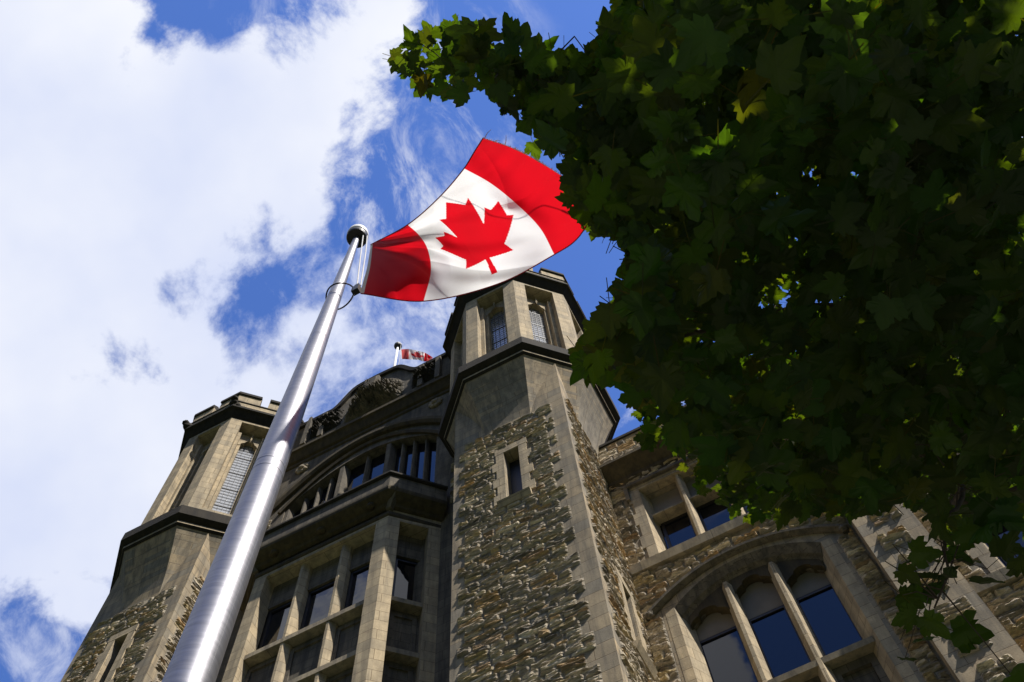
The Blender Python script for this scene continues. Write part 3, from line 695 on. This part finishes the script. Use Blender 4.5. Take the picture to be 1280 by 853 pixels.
for a, b in zip(us, us[1:]):
    a2, b2 = a + (.1 if a > -2 + .2 else 0), b - (.1 if b < .7 else 0)
    zc = (azi(a2) + azi(b2)) / 2 - .33
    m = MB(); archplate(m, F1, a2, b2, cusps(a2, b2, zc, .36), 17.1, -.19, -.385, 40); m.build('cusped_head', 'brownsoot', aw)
    p = MB(); p.quad(F1(a, 15.82, -.40), F1(b, 15.82, -.40), F1(b, 17.0, -.40), F1(a, 17.0, -.40)); p.build('blind_panel', 'blind', aw)
    p = MB(); p.quad(F1(a, 13.9, -.44), F1(b, 13.9, -.44), F1(b, 15.84, -.44), F1(a, 15.84, -.44)); p.build('pane', 'glass', aw)
    f = MB(); fbox(f, F1, a2, b2, 15.76, 15.82, -.435, -.405); fbox(f, F1, a2, a2 + .05, 13.9, 15.8, -.435, -.40); fbox(f, F1, b2 - .05, b2, 13.9, 15.8, -.435, -.40); f.build('window_frame', 'frame', aw)
    m = MB(); cells(m, F1, a2, b2, 11.8, 13.75, [(a2 + .12, b2 - .12, 12.0, 13.5)], -.28, -.36); p_ = m.build('spandrel_panel', 'dim', aw)
    m = MB(); m.quad(F1(a, 11.6, -.37), F1(b, 11.6, -.37), F1(b, 13.9, -.37), F1(a, 13.9, -.37)); m.build('spandrel_back', 'dim', aw)
m = MB(); m.hexa([F1(AU0 + .06, 13.68, -.08), F1(AU1 - .06, 13.68, -.08), F1(AU1 - .06, 13.68, -.43), F1(AU0 + .06, 13.68, -.43), F1(AU0 + .06, 13.8, -.06), F1(AU1 - .06, 13.8, -.06), F1(AU1 - .06, 13.96, -.43), F1(AU0 + .06, 13.96, -.43)]); m.build('transom', 'trim', aw)
# pilaster right of the arched window
m = MB(); FPz = Fr((0, YW - .38), (0, -1)); cells(m, FPz, 1.68, 2.66, ZB, 21.2, [], 0, -.38); m.quad(FPz(1.68, ZB, 0), FPz(1.68, 21.2, 0), FPz(1.68, 21.2, -.38), FPz(1.68, ZB, -.38)); m.quad(FPz(2.66, 21.2, 0), FPz(2.66, ZB, 0), FPz(2.66, ZB, -.38), FPz(2.66, 21.2, -.38))
m.quad(FPz(1.68, 21.2, 0), FPz(2.66, 21.2, 0), FPz(2.66, 21.7, -.38), FPz(1.68, 21.7, -.38))
pil = m.build('pilaster', 'ashlar', bl)
zz = 10.1; k = 0
mbp = None
for k in range(16):
    e = .1 if k % 2 else 0; z0_ = 10.0 + k * .72
    if z0_ > 20.6: break
    rubble(FPz, 1.95 - e, 2.4 + (.1 - e), z0_, z0_ + .42, (), parent=pil, depth=.07)
# wing cornice + parapet
PW = [(WX0, YW), (WX1, YW)]
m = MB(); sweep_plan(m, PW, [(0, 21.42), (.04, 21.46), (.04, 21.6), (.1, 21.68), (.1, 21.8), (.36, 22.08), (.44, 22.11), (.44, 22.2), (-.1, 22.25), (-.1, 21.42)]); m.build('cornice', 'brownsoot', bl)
m = MB(); m.box(WX0, WX1, YW - .33, YW + .1, 22.22, 23.2); wp = m.build('parapet', 'ashlar', bl)
rubble(Fr((0, YW - .33), (0, -1)), WX0 + .05, 9, 22.3, 23.1, (), parent=wp, depth=.03, cmax=.36)
m = MB(); sweep_plan(m, [(WX0, YW - .33), (WX1, YW - .33)], [(.05, 23.2), (.05, 23.3), (-.45, 23.75), (-.5, 23.2)]); m.build('coping', 'black', wp)
m = MB(); m.box(CXL - HW - 9, CXL - HW + .02, YW + .3, 24, ZB, 22.0); m.build('rear_wall', 'dim', bl)

# ------------------------------------------------------------------ flagpole by the camera
def metres(x, y, dist):
    d = ray(x, y).normalized(); return CAM + d * dist
def onaxis(z): return Vector((-1.765, 1.478, z))
AX, AY = -1.765, 1.478
fp = empty('flagpole', (AX, AY, .06)); tag(fp, 'tapered brushed aluminium flagpole rising close to the camera, with a white and black cap', 'flagpole')
m = MB(False); prof = [(.06, .090), (2.0, .085), (4.2, .077), (5.2, .071), (6.1, .065), (6.9, .058), (7.8, .048), (8.7, .036), (9.3, .026), (9.5, .0235)]
rings = []; nseg = 48
zs = []
def rad(z):
    for (a, ra), (b, rb) in zip(prof, prof[1:]):
        if a <= z <= b: return ra + (rb - ra) * (z - a) / (b - a)
    return prof[-1][1]
zl = [.06 + i * .1 for i in range(95)]
for j, z in enumerate(zl): rings.append([(AX + rad(z) * math.cos(2 * math.pi * k / nseg), AY + rad(z) * math.sin(2 * math.pi * k / nseg), z) for k in range(nseg)])
m.loft(rings); m.build('pole', 'pole', fp, smooth=True)
for z in (5.55, 5.62):
    m = MB(False); r = rad(z); m.loft([[(AX + rr * math.cos(2 * math.pi * k / nseg), AY + rr * math.sin(2 * math.pi * k / nseg), zz) for k in range(nseg)] for rr, zz in ((r - .004, z - .012), (r + .0009, z - .006), (r + .0009, z + .006), (r - .004, z + .012))]); m.build('joint_ring', 'pole', fp, smooth=True)
def disc(name, mat, pr_, sm=True):
    m = MB(False); m.loft([[(AX + r * math.cos(2 * math.pi * k / 32), AY + r * math.sin(2 * math.pi * k / 32), z) for k in range(32)] for r, z in pr_]); return m.build(name, mat, fp, smooth=sm)
disc('pulley_truck', 'darkmetal', [(.022, 9.44), (.078, 9.445), (.083, 9.46), (.083, 9.49), (.076, 9.50)], False)
disc('cap', 'whitecap', [(.082, 9.501), (.086, 9.52), (.082, 9.58), (.067, 9.63), (.035, 9.67), (.004, 9.68)])
# retaining ring, clip and halyard
zr = 8.02
m = MB(False); rp = []
for k in range(33):
    a = 2 * math.pi * k / 32; rp.append((AX + 0.03 + .088 * math.cos(a), AY + .01 + .08 * math.sin(a), zr + .05 * math.cos(a) + .03 * math.sin(2 * a)))
m.tube(rp, .0055, 6); m.build('retaining_ring', 'darkmetal', fp)
hb0 = Vector((AX + .088, AY + .02, 9.42)); 
cpt = Vector((AX + .15, AY + .02, zr + .0))
m = MB(False); m.box(cpt.x - .02, cpt.x + .03, cpt.y - .02, cpt.y + .02, cpt.z - .09, cpt.z + .0); m.box(cpt.x - .012, cpt.x + .02, cpt.y - .012, cpt.y + .012, cpt.z, cpt.z + .05); m.build('rope_clip', 'darkmetal', fp)
m = MB(False); m.tube([(AX + .06, AY, 9.44), (AX + .10, AY + .01, 8.8), (cpt.x, cpt.y, cpt.z + .04)], .0045, 6); m.tube([(AX + .085, AY + .02, 9.44), (AX + .12, AY + .03, 8.9), (cpt.x + .01, cpt.y + .02, cpt.z + .1)], .0045, 6)
m.tube([(cpt.x, cpt.y, cpt.z - .08), (AX + .12, AY - .02, 6.5), (AX + .11, AY - .06, 1.4)], .0001, 3)
m.build('halyard', 'rope', fp)
disc('base_collar', 'pole', [(.16, .06), (.16, .1), (.11, .16), (.1, .17)])

# ------------------------------------------------------------------ flags
LEAFR = [(0.0, -.36), (.024, -.36), (.016, -.21), (.20, -.245), (.172, -.165), (.37, -.02), (.33, .005), (.365, .125), (.262, .105), (.24, .15), (.14, .045), (.195, .29), (.125, .255), (.0, .40)]
LEAFP = LEAFR + [(-x, y) for x, y in reversed(LEAFR[1:-1])]
def inpoly(x, y, P):
    c = False; j = len(P) - 1
    for i in range(len(P)):
        xi, yi = P[i]; xj, yj = P[j]
        if (yi > y) != (yj > y) and x < (xj - xi) * (y - yi) / (yj - yi) + xi: c = not c
        j = i
    return c
RED = (.62, .005, .013); WHT = (.80, .79, .78); HEAD = (.82, .82, .82)
def flagcol(u, v):
    if u < .012: return HEAD
    if u < .25 or u > .75: return RED
    # leaf axis along v, 1:2 flag; height of leaf = .8 of hoist
    x = (u - .508) * 2; y = (.515 - v)
    return RED if inpoly(x * .93, y * .95, LEAFP) else WHT
def spline(ts, vs, t):
    i = 0
    while i < len(ts) - 2 and t > ts[i + 1]: i += 1
    h = ts[i + 1] - ts[i]; x = (t - ts[i]) / h
    def tan(k):
        if k == 0: return (vs[1] - vs[0]) / (ts[1] - ts[0])
        if k == len(ts) - 1: return (vs[-1] - vs[-2]) / (ts[-1] - ts[-2])
        return (vs[k + 1] - vs[k - 1]) / (ts[k + 1] - ts[k - 1])
    a, b = vs[i], vs[i + 1]; ta, tb = tan(i) * h, tan(i + 1) * h
    return a * (2 * x ** 3 - 3 * x * x + 1) + ta * (x ** 3 - 2 * x * x + x) + b * (-2 * x ** 3 + 3 * x * x) + tb * (x ** 3 - x * x)
UC = [0, .25, .5, .75, .875, 1]; VC = [0, .25, .5, .75, 1]
PX = [[(463.3, 306), (461, 322), (458, 338), (453.5, 354), (450.6, 367)],
      [(509.7, 281), (524, 294), (535, 312), (539, 340), (530, 376.5)],
      [(549, 247), (568, 267), (588, 295), (608, 326), (621, 355.5)],
      [(580, 211), (613.7, 230), (647, 257), (675, 286), (692.5, 318.5)],
      [(593, 190), (629, 207), (665, 229), (697, 256), (723, 297)],
      [(604, 172.7), (640, 185), (675, 203), (713, 228), (746, 257)]]
def distf(u, v):
    h = 2.26; x, y = spline(VC, [p[0] for p in PX[0]], v), spline(VC, [p[1] for p in PX[0]], v)
    d = ray(x, y); d0 = (d.length / math.hypot(d.x, d.y)) * h
    d1 = 6.12 + .45 * v
    t = u ** .8
    base = d0 * (1 - t) + d1 * t
    base += .16 * math.sin(math.pi * u) * (v - .35)
    hz_ = max(0, 1 - u / .45); an = math.atan2(v + .12, u * 2 + .12)
    sw = math.sin(an * 15 + u * 4); base += .055 * hz_ ** .7 * (abs(sw) ** .7 * (1 if sw > 0 else -1)) * min(1, u * 9)
    base += .022 * (1 - abs(math.sin(v * 5.2 - u * 4.4 + .9))) ** 2 * min(1, u * 3) - .018 * (1 - abs(math.sin(v * 3.1 + u * 6.5 + .2))) ** 3 * u; base += 0 * min(1, u * 9) + .012 * hz_ * math.sin(an * 34 + 1)* min(1, u * 9)
    base += .010 * math.sin(v * 22 - u * 9) * min(1, u * 2) + .006 * math.sin(v * 41 - u * 20 + 2 * math.sin(u * 6)) * u
    base += .06 * math.sin(u * 15 + v * 3.0) * min(1, u * 3) + .03 * math.sin(u * 9 - v * 7 + 1) * u + .02 * math.sin(v * 9 + u * 22) * (1 - u) * 1.4 * min(1, u * 6)
    q = math.exp(-((u - .72) / .07) ** 2 - ((v - .55 - (u - .72) * 2.2) / .16) ** 2); base -= .07 * q
    base += .03 * math.exp(-((v - 1) / .06) ** 2) * 0
    return base
def make_flag(name, nu, nv, fn, mat='flag', parent=None, org=None):
    m = MB(False); fs = []; vs = []; cs = []
    for j in range(nv + 1):
        for i in range(nu + 1):
            u, v = i / nu, j / nv; vs.append(fn(u, v)); cs.append(flagcol(u, v))
    for j in range(nv):
        for i in range(nu): k = j * (nu + 1) + i; fs.append((k, k + 1, k + nu + 2, k + nu + 1))
    m.v = vs; m.f = fs; m.c = cs
    return m.build(name, mat, parent, smooth=True, org=org)
ctrl_x = [[p[0] for p in c] for c in PX]; ctrl_y = [[p[1] for p in c] for c in PX]
def flagpt(u, v):
    xs = [spline(VC, c, v) for c in ctrl_x]; ys = [spline(VC, c, v) for c in ctrl_y]
    return metres(spline(UC, xs, u), spline(UC, ys, u), distf(u, v))
fl = make_flag('flag', 420, 230, flagpt, org=flagpt(0, 0))
tag(fl, 'large red and white maple leaf flag with frayed edge, flying from the near pole', 'flag')
m = MB(False); m.tube([flagpt(u / 60, 1.0) + Vector((0, 0, -.002)) for u in range(61)], .004, 5); m.tube([flagpt(u / 60, 0.0) for u in range(61)], .004, 5)
M['redthread'] = plain('dark_red_hem', (.30, .01, .015), .9); M['pinkthread'] = plain('frayed_threads', (.85, .62, .62), .95)
m.build('hem', 'redthread', fl)
m = MB(False); random.seed(5)
e1 = (flagpt(1, .1) - flagpt(.9, .1)).normalized()
for i in range(240):
    v = rnd() ** 1.0; p = flagpt(1, v); d = (p - flagpt(.97, v)).normalized(); l = ru(.006, .02)
    if i < 3: l = ru(.05, .09); p = flagpt(1, .01 + .09 * i)
    s_ = Vector((ru(-1, 1), ru(-1, 1), ru(-1, 1))) * .3
    m.tube([p - d * .004, p + d * l * .6 + s_ * l * .3, p + d * l + s_ * l], [.0022, .0014, .0006] if i > 2 else [.003, .002, .001], 4)
m.build('frayed_threads', 'pinkthread', fl)

# roof flag
PB = tw((XC, 11.98, 33.7)); rfp = empty('flagpole', PB); tag(rfp, 'small white flagpole standing on the roof behind the curved gable', 'flagpole')
PT = tw((-9.535, 11.98, 38.75)); m = MB(False); m.tube([PB, PT], [.085, .06], 12); m.build('pole', 'whitecap', rfp, smooth=True)
m = MB(False); m.loft([[(PT.x + r * math.cos(k * .5236), PT.y + r * math.sin(k * .5236), PT.z + z) for k in range(12)] for r, z in ((.05, -.02), (.2, 0), (.22, .1), (.2, .14))]); m.build('pulley_truck', 'darkmetal', rfp)
m = MB(False); m.loft([[(PT.x + r * math.cos(k * .5236), PT.y + r * math.sin(k * .5236), PT.z + z) for k in range(12)] for r, z in ((.2, .141), (.21, .2), (.12, .32), (.01, .36))]); m.build('cap', 'whitecap', rfp)
m = MB(False); m.tube([PT + Vector((.18, 0, 0)), PT + Vector((.25, 0, -1.9)), PB + Vector((.15, 0, .3))], .012, 5); m.build('halyard', 'rope', rfp)
def fromY(x, y, Y): d = ray(x, y); return CAM + d * (Y / d.y)
P2X = [[(501, 437), (502, 449)], [(511, 436.5), (511, 449.5)], [(521, 438.5), (522, 450)], [(531, 441), (530, 452)], [(541, 447), (537, 452)]]
def rflag(u, v):
    a = [spline([0, .25, .5, .75, 1], [c[0][k] for c in P2X], u) for k in (0, 1)]; b = [spline([0, .25, .5, .75, 1], [c[1][k] for c in P2X], u) for k in (0, 1)]
    Y = 15.6 + .5 * u + .28 * math.sin(u * 15 + v * 2.5) * min(1, u * 5) + .1 * math.sin(u * 31 - v * 4) * u
    return fromY(a[0] * (1 - v) + b[0] * v, a[1] * (1 - v) + b[1] * v, Y)
rf = make_flag('flag', 90, 40, rflag, org=rflag(0, 0)); tag(rf, 'small red and white maple leaf flag flying above the roof behind the gable', 'flag')

# ------------------------------------------------------------------ maple tree
random.seed(11)
TB = Vector((6.2, 3.4, 0)); tr = empty('maple_tree', TB); tag(tr, 'leafy green maple tree whose crown overhangs the right half of the view', 'tree')
OUT = [(775, -60), (765, 10), (745, 45), (720, 62), (690, 55), (668, 30), (640, 20), (600, 22), (560, 30), (515, 32), (496, 62), (490, 75), (515, 128), (560, 128), (600, 108), (622, 130), (652, 158),
       (662, 195), (690, 205), (705, 225), (712, 262), (735, 300), (770, 292), (782, 320), (778, 350), (758, 392), (722, 425), (712, 445), (722, 472), (760, 482), (790, 496), (800, 535), (806, 530), (802, 560), (850, 560), (850, 600),
       (872, 612), (892, 622), (925, 655), (970, 660), (1010, 640), (1060, 655), (1110, 630), (1145, 640), (1175, 665), (1190, 690), (1215, 650), (1240, 612), (1262, 620), (1268, 665), (1300, 690), (2300, 760), (2300, -600), (775, -600)]
def pix(p):
    q = p - CAM; w_ = q.dot(FW); return 640 + FPX * q.dot(RT) / w_, 426.5 - FPX * q.dot(UP) / w_
LF = [(0, -.03), (.09, -.10), (.27, -.15), (.29, -.05), (.42, .01), (.38, .10), (.50, .17), (.55, .37), (.42, .36), (.37, .45), (.23, .37), (.26, .52), (.18, .58), (.13, .72), (.0, .86)]
LFULL = [(x, y) for x, y in LF] + [(-x, y) for x, y in reversed(LF[1:-1])]
crown = MB(False); cv = []; cf = []; ccol = []
def leaf(p, size, nrm, fwd, sun_=False):
    nrm = nrm.normalized(); fwd = (fwd - nrm * fwd.dot(nrm)).normalized(); sd = nrm.cross(fwd)
    b = len(cv); k = ru(.7, 1.25); g = (ru(.010, .017) * k, ru(.027, .038) * k, ru(.003, .006) * k)
    if rnd() < .03: g = (g[0] * 1.8, g[1] * 1.25, g[2])
    fold = ru(.05, .3); droop = ru(.05, .35); wv = ru(-.08, .08)
    def pt(x, y): return p + (sd * x + fwd * (y - .1) + nrm * (abs(x) * fold - droop * (y * y) - .25 * x * x + wv * math.sin(x * 9 + y * 7))) * size
    cu = [ru(-.5, .9) for _ in range(5)]
    def curl(x, y):
        k_ = int((math.atan2(y - .15, x) + math.pi) / (2 * math.pi) * 4.999); r_ = math.hypot(x, y - .15)
        return nrm * (-cu[k_] * .30 * r_ * r_ * size)
    LP = [(x * ru(.9, 1.1), y * ru(.93, 1.07)) for x, y in LFULL]; n = len(LP)
    inner = [(x * .5, .2 + (y - .2) * .5) for x, y in LP]
    pts = [pt(0, .2)] + [pt(x, y) + curl(x, y) * .6 for x, y in inner] + [pt(x, y) + curl(x, y) for x, y in LP]
    cv.extend(pts); g2 = (g[0] * 1.18, g[1] * 1.12, g[2] * 1.1); ccol.extend([g2] * (1 + n) + [g] * n)
    for i in range(n):
        j = (i + 1) % n
        cf.append((b, b + 1 + i, b + 1 + j)); cf.append((b + 1 + i, b + 1 + n + i, b + 1 + n + j, b + 1 + j))
    # petiole
    st = pt(0, -.02); e = st - fwd * size * ru(.3, .7) + Vector((0, 0, size * .25)); q = sd * size * .012
    b = len(cv); cv.extend([st - q, st + q, e + q, e - q]); ccol.extend([(g[0] * 1.3, g[1] * .7, g[2])] * 4); cf.append((b, b + 1, b + 2, b + 3)); return e
twigs = MB(False)
limbs = []
def limb(pts, r0, r1):
    n = 14; ps = []
    P_ = [Vector(p) for p in pts]; ts = [i / (len(P_) - 1) for i in range(len(P_))]
    for i in range(n + 1):
        t = i / n; ps.append(Vector([spline(ts, [p[k] for p in P_], t) for k in range(3)]) + Vector((ru(-.04, .04), ru(-.04, .04), ru(-.03, .03))) * (1 if 0 < i < n else 0))
    twigs.tube(ps, [r0 + (r1 - r0) * (i / n) ** .8 for i in range(n + 1)], 7); limbs.extend([(ps[i].lerp(ps[i + 1], f_), r0) for i in range(n) for f_ in (0, .25, .5, .75)]); return ps
trk = MB(False); tp_ = [TB + Vector((0, 0, 0)), TB + Vector((.02, -.03, 1.4)), TB + Vector((-.1, .0, 2.8)), TB + Vector((-.12, -.05, 4.3)), TB + Vector((-.25, -.1, 6.2)), TB + Vector((-.3, 0, 8.2))]
trk.tube(tp_, [.34, .25, .22, .19, .13, .05], 14)
def at(x, y, z): d = ray(x, y); return CAM + d * ((z - 1.6) / d.z)
A = tp_[2]; Bq = tp_[3]; Cq = tp_[4]
limb([Bq, (4.4, 2.8, 6.6), at(1290, 400, 7.6), at(1050, 380, 7.6), at(850, 420, 7.3), at(750, 440, 6.9)], .06, .006)
limb([Bq, (4.4, 2.4, 6.4), at(1275, 228, 7.6), at(1090, 208, 7.6), at(900, 150, 8.6), at(800, 90, 9.3)], .06, .009)
limb([at(800, 90, 9.3), at(720, 70, 9.6), at(640, 66, 9.7), at(535, 66, 9.5)], .005, .002)
limb([at(900, 150, 8.6), at(850, 140, 7.4), at(760, 105, 6.3), at(680, 90, 5.9), at(600, 80, 5.8)], .014, .003)
limb([Bq, (4.6, 3.4, 5.9), at(1290, 560, 6.8), at(1120, 560, 6.9), at(960, 580, 6.8), at(880, 580, 6.6)], .05, .006)
limb([Bq, (4.7, 3.2, 6.2), at(1300, 320, 7.6), at(1120, 300, 7.9), at(930, 280, 7.9), at(745, 230, 7.4)], .06, .006)
limb([Cq, (4.4, 2.0, 7.9), at(1280, 60, 8.8), at(1080, 40, 9.0), at(880, 20, 9.0)], .06, .008)
limb([Bq, (5.0, 3.4, 5.6), at(1300, 610, 5.8), at(1200, 610, 5.4), at(1180, 660, 4.7), at(1168, 760, 4.3)], .03, .003)
limb([Bq, (5.0, 3.6, 5.7), at(1500, 640, 6.0), at(1400, 620, 6.0), at(1255, 625, 5.6)], .04, .004)
limb([Cq, (3.6, 1.0, 8.2), at(1000, -200, 9.4), at(820, -300, 9.6)], .07, .01)
limb([Bq, (7.4, 4.4, 6.0), (8.4, 5.2, 7.2)], .08, .01); limb([Bq, (7.4, 2.2, 6.2), (8.6, 1.4, 7.4)], .08, .01); limb([Cq, (6.6, 3.9, 8.6), (7.0, 4.4, 9.8)], .06, .01)
def nearest(p):
    best = None
    for q, r in limbs:
        d = (q - p).length_squared
        if best is None or d < best[0]: best = (d, q)
    return best[1]
FC = [flagpt(u, v) for u in (0, .17, .33, .5, .67, .83, 1) for v in (0, .33, .67, 1)] + [Vector((AX, AY, 4.0 + .25 * i)) for i in range(23)]
def shades(p):
    for q in FC:
        d = p - q; t = d.dot(SUN)
        if t > 0 and (d - SUN * t).length < (.36 if p.z < 7.7 else .24): return True
    return False
cnt = 0
def cluster(c, nl, size, spread, edge=False):
    global cnt
    q = nearest(c); mid = (q + c) / 2 + Vector((ru(-.1, .1), ru(-.1, .1), ru(-.02, .12)))
    L_ = (q - c).length
    ok = 0
    for _ in range(nl):
        p = c + Vector((random.gauss(0, spread), random.gauss(0, spread), random.gauss(0, spread * .55)))
        x, y = pix(p)
        if not inpoly(x, y, OUT): continue
        if (p - CAM).dot(FW) < 1.6 or shades(p): continue
        nr = Vector((random.gauss(0, .42), random.gauss(0, .42), 1)); fd = Vector(((p - c).x, (p - c).y, 0)) + Vector((ru(-.3, .3), ru(-.3, .3), 0)) * .4 + Vector((1e-3, 0, -.02))
        if not inpoly(*pix(p + fd.normalized() * size * .45), OUT): continue
        leaf(p, size * ru(.72, 1.2), nr, fd); cnt += 1; ok += 1
    if L_ < .4 and ok >= max(3, nl * .6): twigs.tube([q, mid, c], [.004, .003, .002], 4, False)
# clusters through the crown volume, thinned by layers
def fill(n, x0, x1, y0, y1, z0, z1, nl, size, spread):
    k = 0; tries = 0
    while k < n and tries < n * 12:
        tries += 1; x, y = ru(x0, x1), ru(y0, y1)
        if not inpoly(x, y, OUT): continue
        cluster(at(x, y, ru(z0, z1)), nl, size, spread); k += 1
fill(80, 775, 1320, 40, 680, 4.4, 5.8, 9, .14, .15)
fill(300, 700, 1330, -60, 680, 5.8, 7.6, 10, .12, .14)
fill(430, 720, 1340, -60, 660, 7.6, 9.8, 12, .115, .16)
fill(60, 490, 720, 20, 170, 9.2, 9.7, 4, .18, .18)
fill(17, 610, 700, 30, 125, 5.5, 6.1, 4, .11, .10)
fill(28, 665, 790, 30, 215, 5.5, 6.2, 5, .11, .11)
fill(60, 610, 750, 40, 250, 9.0, 9.9, 8, .165, .15)
fill(34, 690, 800, 200, 560, 5.2, 6.6, 7, .145, .13)
fill(300, 1280, 2200, -600, 760, 4.5, 9.6, 12, .14, .34)
fill(180, 800, 1350, -600, -20, 7.4, 10.2, 12, .14, .34)
for _ in range(90):
    c = TB + Vector((ru(-1, 3.2), ru(-2.4, 2.6), ru(4, 9.6))); cluster(c, 11, .12, .32) if not inpoly(*pix(c), [(0, 0), (1280, 0), (1280, 853), (0, 853)]) else None
# outline leaves placed along the crown's edge, and the low hanging spray
OUT2 = OUT
def free(x, y, z, size, tilt=.5, fwd=None):
    p = at(x, y, z); nr = Vector((random.gauss(0, tilt), random.gauss(0, tilt), 1)); f = fwd or Vector((ru(-1, 1), ru(-1, 1), -.3)); return leaf(p, size, nr, f), p
tipz = 4.25
spray = [(1130, 745, .10), (1150, 720, .11), (1165, 700, .13), (1140, 770, .10), (1160, 775, .11), (1200, 790, .15), (1228, 728, .115), (1205, 665, .12), (1175, 650, .12), (1230, 660, .12), (1255, 690, .13), (1275, 700, .13), (1150, 800, .09),
         (1185, 720, .09), (1145, 690, .1), (1210, 700, .08), (1278, 850, .13), (1225, 640, .12), (1250, 640, .12), (1190, 690, .1), (1135, 825, .07), (1128, 715, .09), (1152, 748, .10), (1170, 740, .09)]
for x, y, s_ in spray:
    e, p = free(x, y, ru(4.1, 4.5), s_, .75); q = nearest(e + Vector((0, 0, .12)))
    if (q - e).length < .4: twigs.tube([e, (e + q) / 2 + Vector((0, 0, .03)), q], [.0015, .002, .003], 4, False)
crown.v = cv; crown.f = cf; crown.c = ccol
crown.build('crown', 'leaf', tr); trk.build('trunk', 'bark', tr, smooth=True); twigs.build('branches', 'bark', tr, smooth=True)
print('leaves', cnt)
for o in bpy.data.objects:
    if '_o' in o: del o['_o']
